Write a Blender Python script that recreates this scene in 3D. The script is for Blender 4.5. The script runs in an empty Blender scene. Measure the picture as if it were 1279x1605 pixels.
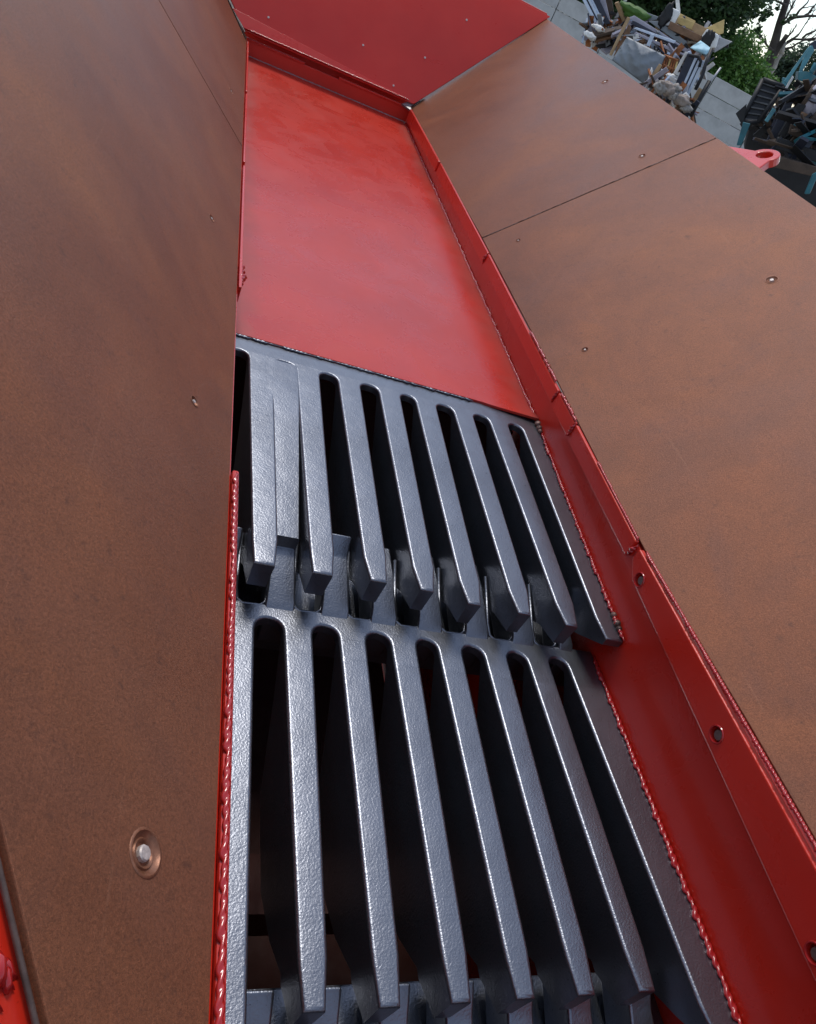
import bpy, bmesh, math, random
from math import sin, cos, radians, pi, sqrt
from mathutils import Vector, Matrix, noise as mnoise

random.seed(7)
SC = bpy.context.scene
COL = SC.collection
H = 4.0                                    # eye height above the yard, metres

# ---------------------------------------------------------------- camera
F = 1156.9166                              # focal length in photo pixels (photo 1279 x 1605)
CA = Vector((-0.1487733, -0.6792635, 0.7186568))
CB = Vector((0.91014198, 0.19011006, 0.3681029))
CN = Vector((0.38666276, -0.70884361, -0.58994292))
cam_data = bpy.data.cameras.new('camera')
cam_data.sensor_fit = 'HORIZONTAL'
cam_data.sensor_width = 36.0
cam_data.lens = F / 1279.0 * 36.0
cam_data.clip_start = 0.02
cam_data.clip_end = 2000
cam = bpy.data.objects.new('camera', cam_data)
COL.objects.link(cam)
cx, cy, cz = Vector((CB.x, CA.x, CN.x)), -Vector((CB.y, CA.y, CN.y)), -Vector((CB.z, CA.z, CN.z))
cam.matrix_world = Matrix(((cx.x, cy.x, cz.x, 0), (cx.y, cy.y, cz.y, 0), (cx.z, cy.z, cz.z, H), (0, 0, 0, 1)))
SC.camera = cam

# ---------------------------------------------------------------- world, sun, exposure
SUN_EL, SUN_AZ = radians(60), radians(-8)      # azimuth clockwise from +Y
W = bpy.data.worlds.new('World'); SC.world = W; W.use_nodes = True
wn, wl = W.node_tree.nodes, W.node_tree.links
wn.clear()
wo = wn.new('ShaderNodeOutputWorld'); wb = wn.new('ShaderNodeBackground')
sky = wn.new('ShaderNodeTexSky'); sky.sky_type = 'NISHITA'; sky.sun_disc = False
sky.sun_elevation = SUN_EL; sky.sun_rotation = SUN_AZ
sky.air_density = 1.0; sky.dust_density = 0.4; sky.ozone_density = 1.0
hs = wn.new('ShaderNodeHueSaturation'); hs.inputs['Saturation'].default_value = 0.72
wl.new(sky.outputs[0], hs.inputs['Color']); wl.new(hs.outputs[0], wb.inputs['Color'])
wb.inputs['Strength'].default_value = 0.15
wl.new(wb.outputs[0], wo.inputs['Surface'])
sd = bpy.data.lights.new('sun', 'SUN'); sd.energy = 1.5; sd.angle = radians(16); sd.color = (1, .95, .88)
so = bpy.data.objects.new('sun', sd); COL.objects.link(so)
sdir = Vector((sin(SUN_AZ) * cos(SUN_EL), cos(SUN_AZ) * cos(SUN_EL), sin(SUN_EL)))
so.rotation_euler = (-sdir).to_track_quat('-Z', 'Y').to_euler()
so.location = sdir * 40
SC.view_settings.view_transform = 'Standard'
SC.view_settings.look = 'None'
SC.view_settings.exposure = 0.40
SC.view_settings.gamma = 1.0
SC.view_settings.use_curve_mapping = False

# ---------------------------------------------------------------- helpers
ORI = {}

def V(x, y, z):                            # machine coordinates (eye at 0,0,0) -> world
    return Vector((x, y, z + H))

def tag(o, label=None, cat=None, group=None, kind=None):
    if label: o['label'] = label
    if cat: o['category'] = cat
    if group: o['group'] = group
    if kind: o['kind'] = kind
    return o

def empty(name, loc, label, cat, group=None):
    o = bpy.data.objects.new(name, None); COL.objects.link(o)
    o.location = loc; o.empty_display_size = .1
    ORI[o] = Vector(loc)
    return tag(o, label, cat, group)

def link_mesh(name, me, mat, parent=None, origin=None):
    o = bpy.data.objects.new(name, me); COL.objects.link(o)
    po = ORI[parent] if parent else Vector((0, 0, 0))
    if origin is None: origin = po
    ORI[o] = Vector(origin)
    o.location = Vector(origin) - po
    if parent: o.parent = parent
    if mat and not me.materials: me.materials.append(mat)
    return o

def finish(bm, name, mat, parent=None, origin=None, smooth=None, bevel=None, mat2=None, wn_=False):
    if origin is None:
        origin = ORI[parent] if parent else Vector((0, 0, 0))
    bmesh.ops.recalc_face_normals(bm, faces=bm.faces[:])
    bmesh.ops.translate(bm, vec=-Vector(origin), verts=bm.verts[:])
    me = bpy.data.meshes.new(name); bm.to_mesh(me); bm.free()
    o = link_mesh(name, me, mat, parent, origin)
    if mat2: me.materials.append(mat2)
    if smooth is not None:
        me.shade_smooth()
        if smooth < 3: me.set_sharp_from_angle(angle=smooth)
    if bevel:
        m = o.modifiers.new('edge', 'BEVEL'); m.width = bevel; m.segments = 2
        m.limit_method = 'ANGLE'; m.angle_limit = radians(40)
    if wn_:
        if bevel: me.shade_smooth()
        w = o.modifiers.new('normals', 'WEIGHTED_NORMAL'); w.keep_sharp = True; w.weight = 100
    return o

def add_box(bm, c, half, ax=None):
    ax = ax or (Vector((1, 0, 0)), Vector((0, 1, 0)), Vector((0, 0, 1)))
    vs = []
    for sx in (-1, 1):
        for sy in (-1, 1):
            for sz in (-1, 1):
                vs.append(bm.verts.new(Vector(c) + ax[0] * half[0] * sx + ax[1] * half[1] * sy + ax[2] * half[2] * sz))
    for f in ((0, 1, 3, 2), (4, 6, 7, 5), (0, 4, 5, 1), (2, 3, 7, 6), (0, 2, 6, 4), (1, 5, 7, 3)):
        bm.faces.new([vs[i] for i in f])
    return vs

def add_prism(bm, pts, vec):               # closed polygon of world points pushed along vec
    a = [bm.verts.new(p) for p in pts]; b = [bm.verts.new(Vector(p) + vec) for p in pts]
    n = len(pts)
    bm.faces.new(a); bm.faces.new(b[::-1])
    for i in range(n):
        bm.faces.new((a[i], b[i], b[(i + 1) % n], a[(i + 1) % n]))

def add_tube(bm, path, rad, seg=8, cap=True):
    rings = []
    n = len(path)
    up = Vector((0.31, 0.17, 0.93)).normalized()
    for i, p in enumerate(path):
        t = (Vector(path[min(i + 1, n - 1)]) - Vector(path[max(i - 1, 0)])).normalized()
        a = t.cross(up)
        if a.length < 1e-3: a = t.cross(Vector((1, 0, 0)))
        a.normalize(); b = t.cross(a)
        r = rad[i] if hasattr(rad, '__len__') else rad
        rings.append([bm.verts.new(Vector(p) + a * r * cos(2 * pi * k / seg) + b * r * sin(2 * pi * k / seg)) for k in range(seg)])
    for i in range(n - 1):
        for k in range(seg):
            bm.faces.new((rings[i][k], rings[i][(k + 1) % seg], rings[i + 1][(k + 1) % seg], rings[i + 1][k]))
    if cap:
        bm.faces.new(rings[0][::-1]); bm.faces.new(rings[-1])

def weld_bead(name, path, r, mat, parent, pitch=.009, flat=.75, rnd=.22):
    """a bead of overlapping solidified ripples along a polyline"""
    bm = bmesh.new()
    pts = []
    for i in range(len(path) - 1):
        a, b = Vector(path[i]), Vector(path[i + 1])
        L = (b - a).length; n = max(2, int(L / (pitch / 4)))
        for k in range(n): pts.append(a.lerp(b, k / n))
    pts.append(Vector(path[-1]))
    prof = (0.62, 0.9, 1.06, 0.96)
    jit = [1] * (len(pts) // 4 + 2)
    for i in range(len(jit)): jit[i] = 1 + random.uniform(-rnd, rnd)
    rings = []; seg = 7
    for i, p in enumerate(pts):
        t = (pts[min(i + 1, len(pts) - 1)] - pts[max(i - 1, 0)]).normalized()
        a = t.cross(Vector((0, 0, 1)))
        if a.length < 1e-3: a = Vector((1, 0, 0))
        a.normalize(); b = t.cross(a)
        rr = r * prof[i % 4] * jit[i // 4]
        if i < 2 or i > len(pts) - 3: rr *= .5
        off = a * r * .25 * (jit[i // 4] - 1) * 3
        # ripples lean: shift the crown along t
        ring = []
        for k in range(seg):
            th = 2 * pi * k / seg
            ring.append(bm.verts.new(p + off + a * rr * cos(th) + b * rr * flat * sin(th) + t * pitch * .55 * cos(th)))
        rings.append(ring)
    for i in range(len(rings) - 1):
        for k in range(seg):
            bm.faces.new((rings[i][k], rings[i][(k + 1) % seg], rings[i + 1][(k + 1) % seg], rings[i + 1][k]))
    return finish(bm, name, mat, parent, smooth=4)

def plate(name, loop, holes, n, thick, mat, parent, bevel=None, origin=None):
    """flat plate: outer loop and hole loops (world points), thickness along -n"""
    bm = bmesh.new()
    edges = []
    if not holes: bm.faces.new([bm.verts.new(p) for p in loop])
    for lp in ([loop] + holes if holes else []):
        vs = [bm.verts.new(p) for p in lp]
        for i in range(len(vs)): edges.append(bm.edges.new((vs[i], vs[(i + 1) % len(vs)])))
    if holes: bmesh.ops.triangle_fill(bm, use_beauty=True, use_dissolve=False, edges=edges, normal=n)
    fs = bm.faces[:]
    r = bmesh.ops.extrude_face_region(bm, geom=fs)
    nv = [g for g in r['geom'] if isinstance(g, bmesh.types.BMVert)]
    bmesh.ops.translate(bm, vec=-Vector(n) * thick, verts=nv)
    return finish(bm, name, mat, parent, origin=origin, bevel=bevel)

def circle(c, u, v, r, n=20):
    return [Vector(c) + u * r * cos(2 * pi * k / n) + v * r * sin(2 * pi * k / n) for k in range(n)]

def lathe(bm, c, n, prof, seg=20):
    """profile [(radius, height along n)]"""
    n = Vector(n).normalized()
    u = n.cross(Vector((0, 1, 0.01))).normalized(); v = n.cross(u)
    rings = []
    for r, h in prof:
        if r < 1e-6: rings.append([bm.verts.new(Vector(c) + n * h)])
        else: rings.append([bm.verts.new(Vector(c) + n * h + u * r * cos(2 * pi * k / seg) + v * r * sin(2 * pi * k / seg)) for k in range(seg)])
    for i in range(len(rings) - 1):
        A, B = rings[i], rings[i + 1]
        for k in range(seg):
            k2 = (k + 1) % seg
            if len(A) == 1 and len(B) > 1: bm.faces.new((A[0], B[k], B[k2]))
            elif len(B) == 1 and len(A) > 1: bm.faces.new((A[k], A[k2], B[0]))
            elif len(A) > 1: bm.faces.new((A[k], A[k2], B[k2], B[k]))

# ---------------------------------------------------------------- materials
def mat(name):
    m = bpy.data.materials.new(name); m.use_nodes = True
    nt = m.node_tree
    return m, nt, nt.nodes, nt.links, nt.nodes['Principled BSDF']

def noise_node(N, L, tc, scale, detail=4, rough=.55, out='Object', dist=0):
    t = N.new('ShaderNodeTexNoise'); t.inputs['Scale'].default_value = scale
    t.inputs['Detail'].default_value = detail; t.inputs['Roughness'].default_value = rough
    t.inputs['Distortion'].default_value = dist
    L.new(tc.outputs[out] if isinstance(out, str) else out, t.inputs['Vector'])
    return t

def ramp(N, L, src, stops):
    r = N.new('ShaderNodeValToRGB')
    e = r.color_ramp.elements
    while len(e) < len(stops): e.new(.5)
    for i, (p, c) in enumerate(stops):
        e[i].position = p; e[i].color = (*c, 1) if len(c) == 3 else c
    L.new(src, r.inputs['Fac'])
    return r

def bump(N, L, P, src, strength, dist=.002, prev=None):
    b = N.new('ShaderNodeBump'); b.inputs['Strength'].default_value = strength; b.inputs['Distance'].default_value = dist
    L.new(src, b.inputs['Height'])
    if prev: L.new(prev.outputs[0], b.inputs['Normal'])
    L.new(b.outputs[0], P.inputs['Normal'])
    return b

def mixcol(N, L, fac, a, b, mode='MIX'):
    m = N.new('ShaderNodeMix'); m.data_type = 'RGBA'; m.blend_type = mode
    def put(sock, v):
        if hasattr(v, 'outputs') or hasattr(v, 'is_output'): L.new(v if hasattr(v, 'is_output') else v.outputs[0], sock)
        elif isinstance(v, (int, float)): sock.default_value = v
        else: sock.default_value = (*v, 1)
    put(m.inputs[0], fac); put(m.inputs[6], a); put(m.inputs[7], b)
    return m.outputs[2]

def red_paint(name, col, col2, rough, coat, bs=.25, worn=0.0):
    m, nt, N, L, P = mat(name)
    tc = N.new('ShaderNodeTexCoord')
    big = noise_node(N, L, tc, 2.2, 5, .6)
    r = ramp(N, L, big.outputs[0], [(.35, col), (.68, col2)])
    speck = noise_node(N, L, tc, 140, 3, .7)
    sr = ramp(N, L, speck.outputs[0], [(.68, (0, 0, 0)), (.76, (1, 1, 1))])
    c = mixcol(N, L, sr.outputs[0], r.outputs[0], tuple(.55 * x for x in col))
    P.inputs['Base Color'].default_value = (*col, 1)
    L.new(c, P.inputs['Base Color'])
    med = noise_node(N, L, tc, 6, 5, .65, dist=.6)
    mr = N.new('ShaderNodeMapRange'); L.new(med.outputs[0], mr.inputs[0])
    mr.inputs[1].default_value = .3; mr.inputs[2].default_value = .7
    mr.inputs[3].default_value = rough * .75; mr.inputs[4].default_value = rough * 1.35
    L.new(mr.outputs[0], P.inputs['Roughness'])
    P.inputs['Coat Weight'].default_value = coat; P.inputs['Coat Roughness'].default_value = .26 if 'floor' in name else .14
    fine = noise_node(N, L, tc, 260, 2, .5)
    b1 = bump(N, L, P, fine.outputs[0], bs, .0008)
    wav = noise_node(N, L, tc, 5, 2, .5)
    b2 = bump(N, L, P, wav.outputs[0], .25, .006, b1)
    return m

def shade_edges(m, hx, lo, hi):
    """shade painted into the colour along both long edges of a plate"""
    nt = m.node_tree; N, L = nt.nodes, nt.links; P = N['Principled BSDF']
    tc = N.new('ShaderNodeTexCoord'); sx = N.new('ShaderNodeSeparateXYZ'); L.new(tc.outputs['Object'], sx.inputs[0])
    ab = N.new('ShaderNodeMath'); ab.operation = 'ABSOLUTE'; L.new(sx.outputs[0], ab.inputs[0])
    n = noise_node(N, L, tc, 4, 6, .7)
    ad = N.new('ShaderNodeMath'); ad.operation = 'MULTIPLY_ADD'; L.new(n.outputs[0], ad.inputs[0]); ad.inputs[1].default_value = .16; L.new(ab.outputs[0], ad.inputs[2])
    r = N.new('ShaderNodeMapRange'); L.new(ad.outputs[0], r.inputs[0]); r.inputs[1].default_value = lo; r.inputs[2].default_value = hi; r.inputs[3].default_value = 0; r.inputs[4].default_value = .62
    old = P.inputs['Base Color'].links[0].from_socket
    L.new(mixcol(N, L, r.outputs[0], old, (.085, .028, .02)), P.inputs['Base Color'])  # dark brown mixed into the base colour as painted edge shade
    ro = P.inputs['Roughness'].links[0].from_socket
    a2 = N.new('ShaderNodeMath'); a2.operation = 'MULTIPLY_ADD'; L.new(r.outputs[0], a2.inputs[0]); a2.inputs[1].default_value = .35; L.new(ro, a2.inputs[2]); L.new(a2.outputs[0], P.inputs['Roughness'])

M = {}
M['red'] = red_paint('red_paint', (.54, .021, .009), (.62, .026, .011), .28, .25)
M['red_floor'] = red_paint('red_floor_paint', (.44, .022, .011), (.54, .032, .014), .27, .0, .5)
shade_edges(M['red_floor'], .48, .47, .60)
M['red_dark'] = red_paint('red_end_paint', (.58, .026, .013), (.66, .032, .015), .34, .1)
M['red_weld'] = red_paint('red_painted_weld', (.38, .012, .012), (.44, .018, .016), .18, .6, .15)
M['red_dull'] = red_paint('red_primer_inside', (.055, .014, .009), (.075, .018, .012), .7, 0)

def rust_plate(name, tint=1.0):
    m, nt, N, L, P = mat(name)
    tc = N.new('ShaderNodeTexCoord')
    big = noise_node(N, L, tc, 1.7, 6, .62, dist=.8)
    r = ramp(N, L, big.outputs[0], [(.25, (.172 * tint, .069 * tint, .038 * tint)), (.5, (.230 * tint, .091 * tint, .048 * tint)), (.75, (.295 * tint, .120 * tint, .059 * tint))])
    # rolled streaks along the plate
    mp = N.new('ShaderNodeMapping'); mp.inputs['Scale'].default_value = (9, 1.0, 9)
    L.new(tc.outputs['Object'], mp.inputs['Vector'])
    st = noise_node(N, L, tc, 3, 5, .7, out=mp.outputs[0])
    sr = ramp(N, L, st.outputs[0], [(.35, (.82, .82, .86)), (.65, (1.12, 1.08, 1.02))])
    c = mixcol(N, L, .12, r.outputs[0], sr.outputs[0], 'MULTIPLY')
    blo = noise_node(N, L, tc, 7, 9, .72, dist=.5)
    blr = ramp(N, L, blo.outputs[0], [(.3, (.74, .76, .80)), (.5, (1, 1, 1)), (.7, (1.26, 1.18, 1.06))])
    c = mixcol(N, L, .42, c, blr.outputs[0], 'MULTIPLY')
    stn = noise_node(N, L, tc, 2.6, 7, .66, dist=1.6)
    stnr = ramp(N, L, stn.outputs[0], [(.52, (0, 0, 0)), (.72, (.30, .30, .30))])
    c = mixcol(N, L, stnr.outputs[0], c, (.150, .078, .066))
    spt = noise_node(N, L, tc, 850, 2, .6)
    sptr = ramp(N, L, spt.outputs[0], [(.35, (.72, .70, .70)), (.65, (1.28, 1.24, 1.2))])
    c = mixcol(N, L, .7, c, sptr.outputs[0], 'MULTIPLY')
    sheen = noise_node(N, L, tc, .9, 3, .5, dist=1.2)
    shr = ramp(N, L, sheen.outputs[0], [(.45, (0, 0, 0)), (.7, (.45, .45, .45))])
    c = mixcol(N, L, shr.outputs[0], c, (.20, .105, .085))  # soft purplish sheen patches painted into the base colour
    mp3 = N.new('ShaderNodeMapping'); mp3.inputs['Scale'].default_value = (60, 1.6, 60); mp3.inputs['Rotation'].default_value = (.25, 0, .3)
    L.new(tc.outputs['Object'], mp3.inputs['Vector'])
    scr = noise_node(N, L, tc, 2.2, 3, .6, out=mp3.outputs[0])
    scrr = ramp(N, L, scr.outputs[0], [(.66, (0, 0, 0)), (.74, (.2, .2, .2))])
    c = mixcol(N, L, scrr.outputs[0], c, (.36, .18, .11))
    grain = noise_node(N, L, tc, 260, 7, .85)
    gr = ramp(N, L, grain.outputs[0], [(.3, (.5, .5, .5)), (.7, (1.45, 1.38, 1.28))])
    c = mixcol(N, L, .95, c, gr.outputs[0], 'MULTIPLY')
    # dark mottled stains and thin scratches
    sp = noise_node(N, L, tc, 38, 4, .7)
    spr = ramp(N, L, sp.outputs[0], [(.60, (0, 0, 0)), (.75, (1, 1, 1))])
    c = mixcol(N, L, mixcol(N, L, 1.0, spr.outputs[0], (.5, .5, .5), 'MULTIPLY'), c, (.07, .038, .03))
    vo = N.new('ShaderNodeTexVoronoi'); vo.feature = 'DISTANCE_TO_EDGE'
    mp2 = N.new('ShaderNodeMapping'); mp2.inputs['Scale'].default_value = (5, 1.6, 5); mp2.inputs['Rotation'].default_value = (.4, .2, .5)
    wob = noise_node(N, L, tc, 4, 3)
    L.new(mixcol(N, L, .05, tc.outputs['Object'], wob.outputs[1]), mp2.inputs['Vector']); L.new(mp2.outputs[0], vo.inputs['Vector'])
    vo.inputs['Scale'].default_value = 1.6
    sc = ramp(N, L, vo.outputs['Distance'], [(.0, (1, 1, 1)), (.006, (0, 0, 0))])
    msk = noise_node(N, L, tc, 7, 2)
    mk = ramp(N, L, msk.outputs[0], [(.6, (0, 0, 0)), (.68, (.3, .3, .3))])
    f = mixcol(N, L, 1.0, sc.outputs[0], mk.outputs[0], 'MULTIPLY')
    c = mixcol(N, L, f, c, (.30, .15, .09))
    L.new(c, P.inputs['Base Color'])
    rg = N.new('ShaderNodeMapRange'); L.new(big.outputs[0], rg.inputs[0])
    rg.inputs[1].default_value = .3; rg.inputs[2].default_value = .7; rg.inputs[3].default_value = .36; rg.inputs[4].default_value = .5
    L.new(rg.outputs[0], P.inputs['Roughness'])
    P.inputs['Metallic'].default_value = .2; P.inputs['Specular IOR Level'].default_value = .24
    b1 = bump(N, L, P, grain.outputs[0], .7, .0018)
    b2 = bump(N, L, P, sp.outputs[0], .12, .002, b1)
    return m
M['rust'] = rust_plate('rusty_wear_plate')

def cast(name, col, rough=.36, metal=.45):
    m, nt, N, L, P = mat(name)
    tc = N.new('ShaderNodeTexCoord')
    big = noise_node(N, L, tc, 5, 5, .6)
    r = ramp(N, L, big.outputs[0], [(.3, tuple(.85 * x for x in col)), (.7, tuple(1.15 * x for x in col))])
    pit = noise_node(N, L, tc, 170, 3, .7)
    pr = ramp(N, L, pit.outputs[0], [(.27, (1, 1, 1)), (.34, (0, 0, 0))])
    c = mixcol(N, L, pr.outputs[0], r.outputs[0], (.02, .02, .025))
    L.new(c, P.inputs['Base Color'])
    P.inputs['Metallic'].default_value = metal; P.inputs['Roughness'].default_value = rough
    P.inputs['Specular IOR Level'].default_value = .6
    orange = noise_node(N, L, tc, 250, 2, .55)
    b1 = bump(N, L, P, orange.outputs[0], .34, .0017)
    b2 = bump(N, L, P, pit.outputs[0], .12, .0015, b1)
    lump = noise_node(N, L, tc, 22, 3, .5)
    b3 = bump(N, L, P, lump.outputs[0], .25, .004, b2)
    return m
M['cast'] = cast('grey_cast_steel_paint', (.20, .212, .242), .33, .9)

def simple(name, col, rough=.6, metal=0, var=.25, scale=6, bs=.1, coat=0):
    m, nt, N, L, P = mat(name)
    tc = N.new('ShaderNodeTexCoord')
    n = noise_node(N, L, tc, scale, 6, .65)
    r = ramp(N, L, n.outputs[0], [(.3, tuple(x * (1 - var) for x in col)), (.7, tuple(min(1, x * (1 + var)) for x in col))])
    L.new(r.outputs[0], P.inputs['Base Color'])
    P.inputs['Roughness'].default_value = rough; P.inputs['Metallic'].default_value = metal
    P.inputs['Coat Weight'].default_value = coat
    f = noise_node(N, L, tc, scale * 12, 3, .6)
    bump(N, L, P, f.outputs[0], bs, .01)
    return m
M['bare'] = simple('bare_grey_steel', (.34, .33, .33), .4, .7, .3, 40)
M['bolt'] = simple('worn_bolt_steel', (.58, .50, .45), .5, .35, .35, 150)
M['bolt_dark'] = simple('dark_bolt_steel', (.26, .21, .18), .4, .7, .3, 120)
M['rust_ring'] = simple('bright_rust_ring', (.26, .11, .06), .35, .4, .3, 90)
M['edge'] = simple('dark_plate_edge', (.12, .08, .065), .45, .5, .35, 60)
M['rust_dark'] = simple('flecked_rust_seam', (.16, .09, .07), .4, .4, .95, 45)
M['dark'] = simple('dark_seam', (.012, .01, .01), .8)

# ================================================================ SETTING
bm = bmesh.new()
add_box(bm, (0, 60, -.15), (400, 400, .15))
g = finish(bm, 'ground', simple('yard_ground', (.17, .155, .135), .9, 0, .35, .6, .4)); tag(g, kind='structure')

# ================================================================ HOPPER
XL, XR = .19, 1.157          # side plates
SL = radians(43.5)           # slope of the wear plates
hopper = empty('hopper', (.675, 2.3, 0), 'red steel hopper lined with rusty brown sloping wear plates, holding the grey grates', 'hopper')

def floor_z(y): return -1.0 + .0163 * (y - 1.8)

# floor plate (bent up a little where its near right corner was cut)
bm = bmesh.new()
nx, ny = 30, 60
x0, x1, y0, y1 = XL + .001, XR - .001, 1.803, 4.712
top = []
for j in range(ny + 1):
    row = []
    for i in range(nx + 1):
        fx, fy = i / nx, j / ny
        x = x0 + (x1 - x0) * fx; y = y0 + (y1 - y0) * fy ** 1.6
        z = floor_z(y) + .004 * sin(fx * pi) * sin(min(1, fy * 1.1) * pi) + .003 * sin(7 * fx + 3 * fy)* sin(fy * pi)
        k = max(0, (fx - .80) / .20) * max(0, 1 - fy ** 1.6 * 60)
        z += .010 * k; y -= .024 * k ** .8
        row.append(V(x, y, z + .003))
    top.append(row)
tv = [[bm.verts.new(p) for p in r] for r in top]
bv = [[bm.verts.new(p - Vector((0, 0, .008))) for p in r] for r in top]
for j in range(ny):
    for i in range(nx):
        bm.faces.new((tv[j][i], tv[j][i + 1], tv[j + 1][i + 1], tv[j + 1][i]))
        bm.faces.new((bv[j][i], bv[j + 1][i], bv[j + 1][i + 1], bv[j][i + 1]))
for i in range(nx):
    bm.faces.new((tv[0][i], bv[0][i], bv[0][i + 1], tv[0][i + 1])); bm.faces.new((tv[ny][i], tv[ny][i + 1], bv[ny][i + 1], bv[ny][i]))
for j in range(ny):
    bm.faces.new((tv[j][0], tv[j + 1][0], bv[j + 1][0], bv[j][0])); bm.faces.new((tv[j][nx], bv[j][nx], bv[j + 1][nx], tv[j + 1][nx]))
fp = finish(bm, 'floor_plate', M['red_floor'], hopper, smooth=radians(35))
tag(fp, 'smooth bright red floor plate beyond the grates')

# side plates, down into the chute
for x, sx, nm in ((XR, 1, 'side_plate'), (XL, -1, 'side_plate')):
    bm = bmesh.new()
    add_box(bm, V(x + sx * .008, 1.925, -1.638), (.008, 2.79, .76))
    finish(bm, nm, M['red'], hopper, bevel=.002)
# chute under the grates
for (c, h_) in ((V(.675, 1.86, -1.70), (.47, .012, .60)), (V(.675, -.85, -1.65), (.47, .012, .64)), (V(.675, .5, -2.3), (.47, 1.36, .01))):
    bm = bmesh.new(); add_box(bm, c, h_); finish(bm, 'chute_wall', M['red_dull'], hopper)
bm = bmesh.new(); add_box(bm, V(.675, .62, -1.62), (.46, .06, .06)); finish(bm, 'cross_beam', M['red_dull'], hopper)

# wear plates ---------------------------------------------------
NR = Vector((-sin(SL), 0, cos(SL))); UR = Vector((cos(SL), 0, sin(SL)))
NL = Vector((sin(SL), 0, cos(SL))); UL = Vector((-cos(SL), 0, sin(SL)))
YV = Vector((0, 1, 0))
RB = V(1.160, 0, -.862); LB = V(.186, 0, -.866)
def pr(s, y): return RB + UR * s + YV * y
def pl(s, y): return LB + UL * s + YV * y
ST = .967                    # slope length up to the rim
def dish(c, n, r, parent, big=False):
    """countersunk bolt set in a hole: worn ring, dish and bolt end"""
    bm = bmesh.new()
    lathe(bm, c, n, [(r * 1.12, 0.0003), (r * 1.08, .0012), (r * .98, .0012), (r * .9, -.0012), (r * .72, -.0035), (r * .66, -.0015), (r * .58, -.002), (r * .5, -.005), (0, -.005)])
    ring = finish(bm, 'countersink', M['rust_ring'], parent, origin=c, smooth=radians(50))
    bm = bmesh.new()
    lathe(bm, c, n, [(r * .38, -.005), (r * .38, -.001), (r * .32, .0008), (0, .0012)], 10)
    finish(bm, 'bolt', M['bolt'], parent, origin=c, smooth=radians(30))

def liner(P, U, Nn, loop, bolts, label):
    hs_ = [circle(P(s, y), U, YV, r * 1.0, 20) for s, y, r in bolts]
    o = plate('wear_plate', [P(s, y) for s, y in loop], hs_, Nn, .012, M['rust'], hopper, bevel=.0015, origin=P(*loop[0]))
    tag(o, label)
    for s, y, r in bolts: dish(P(s, y), Nn, r, o)
    return o
SB = .112                    # lower bolt row
liner(pr, UR, NR, [(.012, -.91), (.024, .2), (.014, .62), (-.006, 1.08), (-.006, 1.45), (0, 1.9), (.003, 2.853), (ST, 2.853), (ST, -1.38)],
      [(SB + .006, 1.905, .010), (SB + .008, 2.72, .009), (.690, 1.885, .017)], 'large rusty brown wear plate on the near right slope')
liner(pr, UR, NR, [(.003, 2.861), (-.004, 3.6), (-.003, 4.735), (ST, 5.205), (ST, 2.861)],
      [(.712, 2.965, .014), (.87, 3.85, .016)], 'shorter rusty brown wear plate on the far right slope')
liner(pl, UL, NL, [(.0, .0), (.0, 2.886), (ST, 2.886), (ST, -1.2 + .0), (.65, -.55 + 1.35), (.3, .31), (.215, .182)][:0] or
      [(0, -.20), (0, 2.884), (ST, 2.884), (ST, .60), (.455, .527), (.298, .305), (.212, .182), (.05, -.06)],
      [(.121, .340, .0225), (.118, 1.138, .0105), (.124, 1.955, .010)], 'large rusty brown wear plate on the near left slope')
liner(pl, UL, NL, [(0, 2.894), (0, 4.735), (ST, 5.205), (ST, 2.894)], [(.09, 3.3, .012), (.5, 3.9, .014)], 'shorter rusty brown wear plate on the far left slope')

# backing sheets under the wear plates, with the rim
for P, U, Nn in ((pr, UR, NR), (pl, UL, NL)):
    bm = bmesh.new()
    a = [P(.001, -.92), P(ST + .006, -1.4), P(ST + .006, 5.2), P(.001, 4.70)]
    add_prism(bm, [p - Nn * .0135 for p in a], -Nn * .012)
    finish(bm, 'backing_sheet', M['red'], hopper, bevel=.002)
    bm = bmesh.new()
    sx = 1 if U.x > 0 else -1
    q = P(ST + .006, 0) - Nn * .012
    add_box(bm, Vector((q.x + sx * .012, 2.12, q.z - .06)), (.010, 3.02, .055))
    finish(bm, 'rim', M['red'], hopper, bevel=.003)

# raw cut edge and heavy welds beside the near left plate
e = [pl(.052, -.058), pl(.213, .180), pl(.299, .302), pl(.45, .52)]
bm = bmesh.new(); add_tube(bm, [p - NL * .005 + Vector((-.002, -.004, 0)) for p in e], .0030, 6)
finish(bm, 'cut_edge', M['edge'], hopper, smooth=4)
weld_bead('weld_bead', [p + Vector((-.020, -.045, .0)) - NL * .016 for p in e], .006, M['red_weld'], hopper, .010, .8, .4)
c0 = pl(.258, .205) - NL * .012
for dx, dy, L_ in ((0, 0, .026), (.004, -.014, .022), (-.006, .010, .02), (.0, -.03, .03)):
    weld_bead('weld_lump', [c0 + UL * (-L_ * .5 + dx) + YV * dy, c0 + UL * (L_ * .5 + dx) + YV * (dy + .006)], .0075, M['red_weld'], hopper, .011, .8, .5)
weld_bead('weld_bead', [c0 + YV * -.04, c0 - UL * .02 - YV * .13, c0 - UL * .05 - YV * .24], .0062, M['red_weld'], hopper, .012, .8, .4)

# seam weld between the two right plates
weld_bead('seam_weld', [pr(.01, 2.857), pr(ST - .01, 2.857)], .0026, M['rust_dark'], hopper, .02, .7, .6)
bm = bmesh.new(); add_prism(bm, [pr(.0, 2.853) - NR * .004, pr(ST, 2.853) - NR * .004, pr(ST, 2.861) - NR * .004, pr(0, 2.861) - NR * .004], -NR * .006)
finish(bm, 'seam', M['dark'], hopper)

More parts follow.
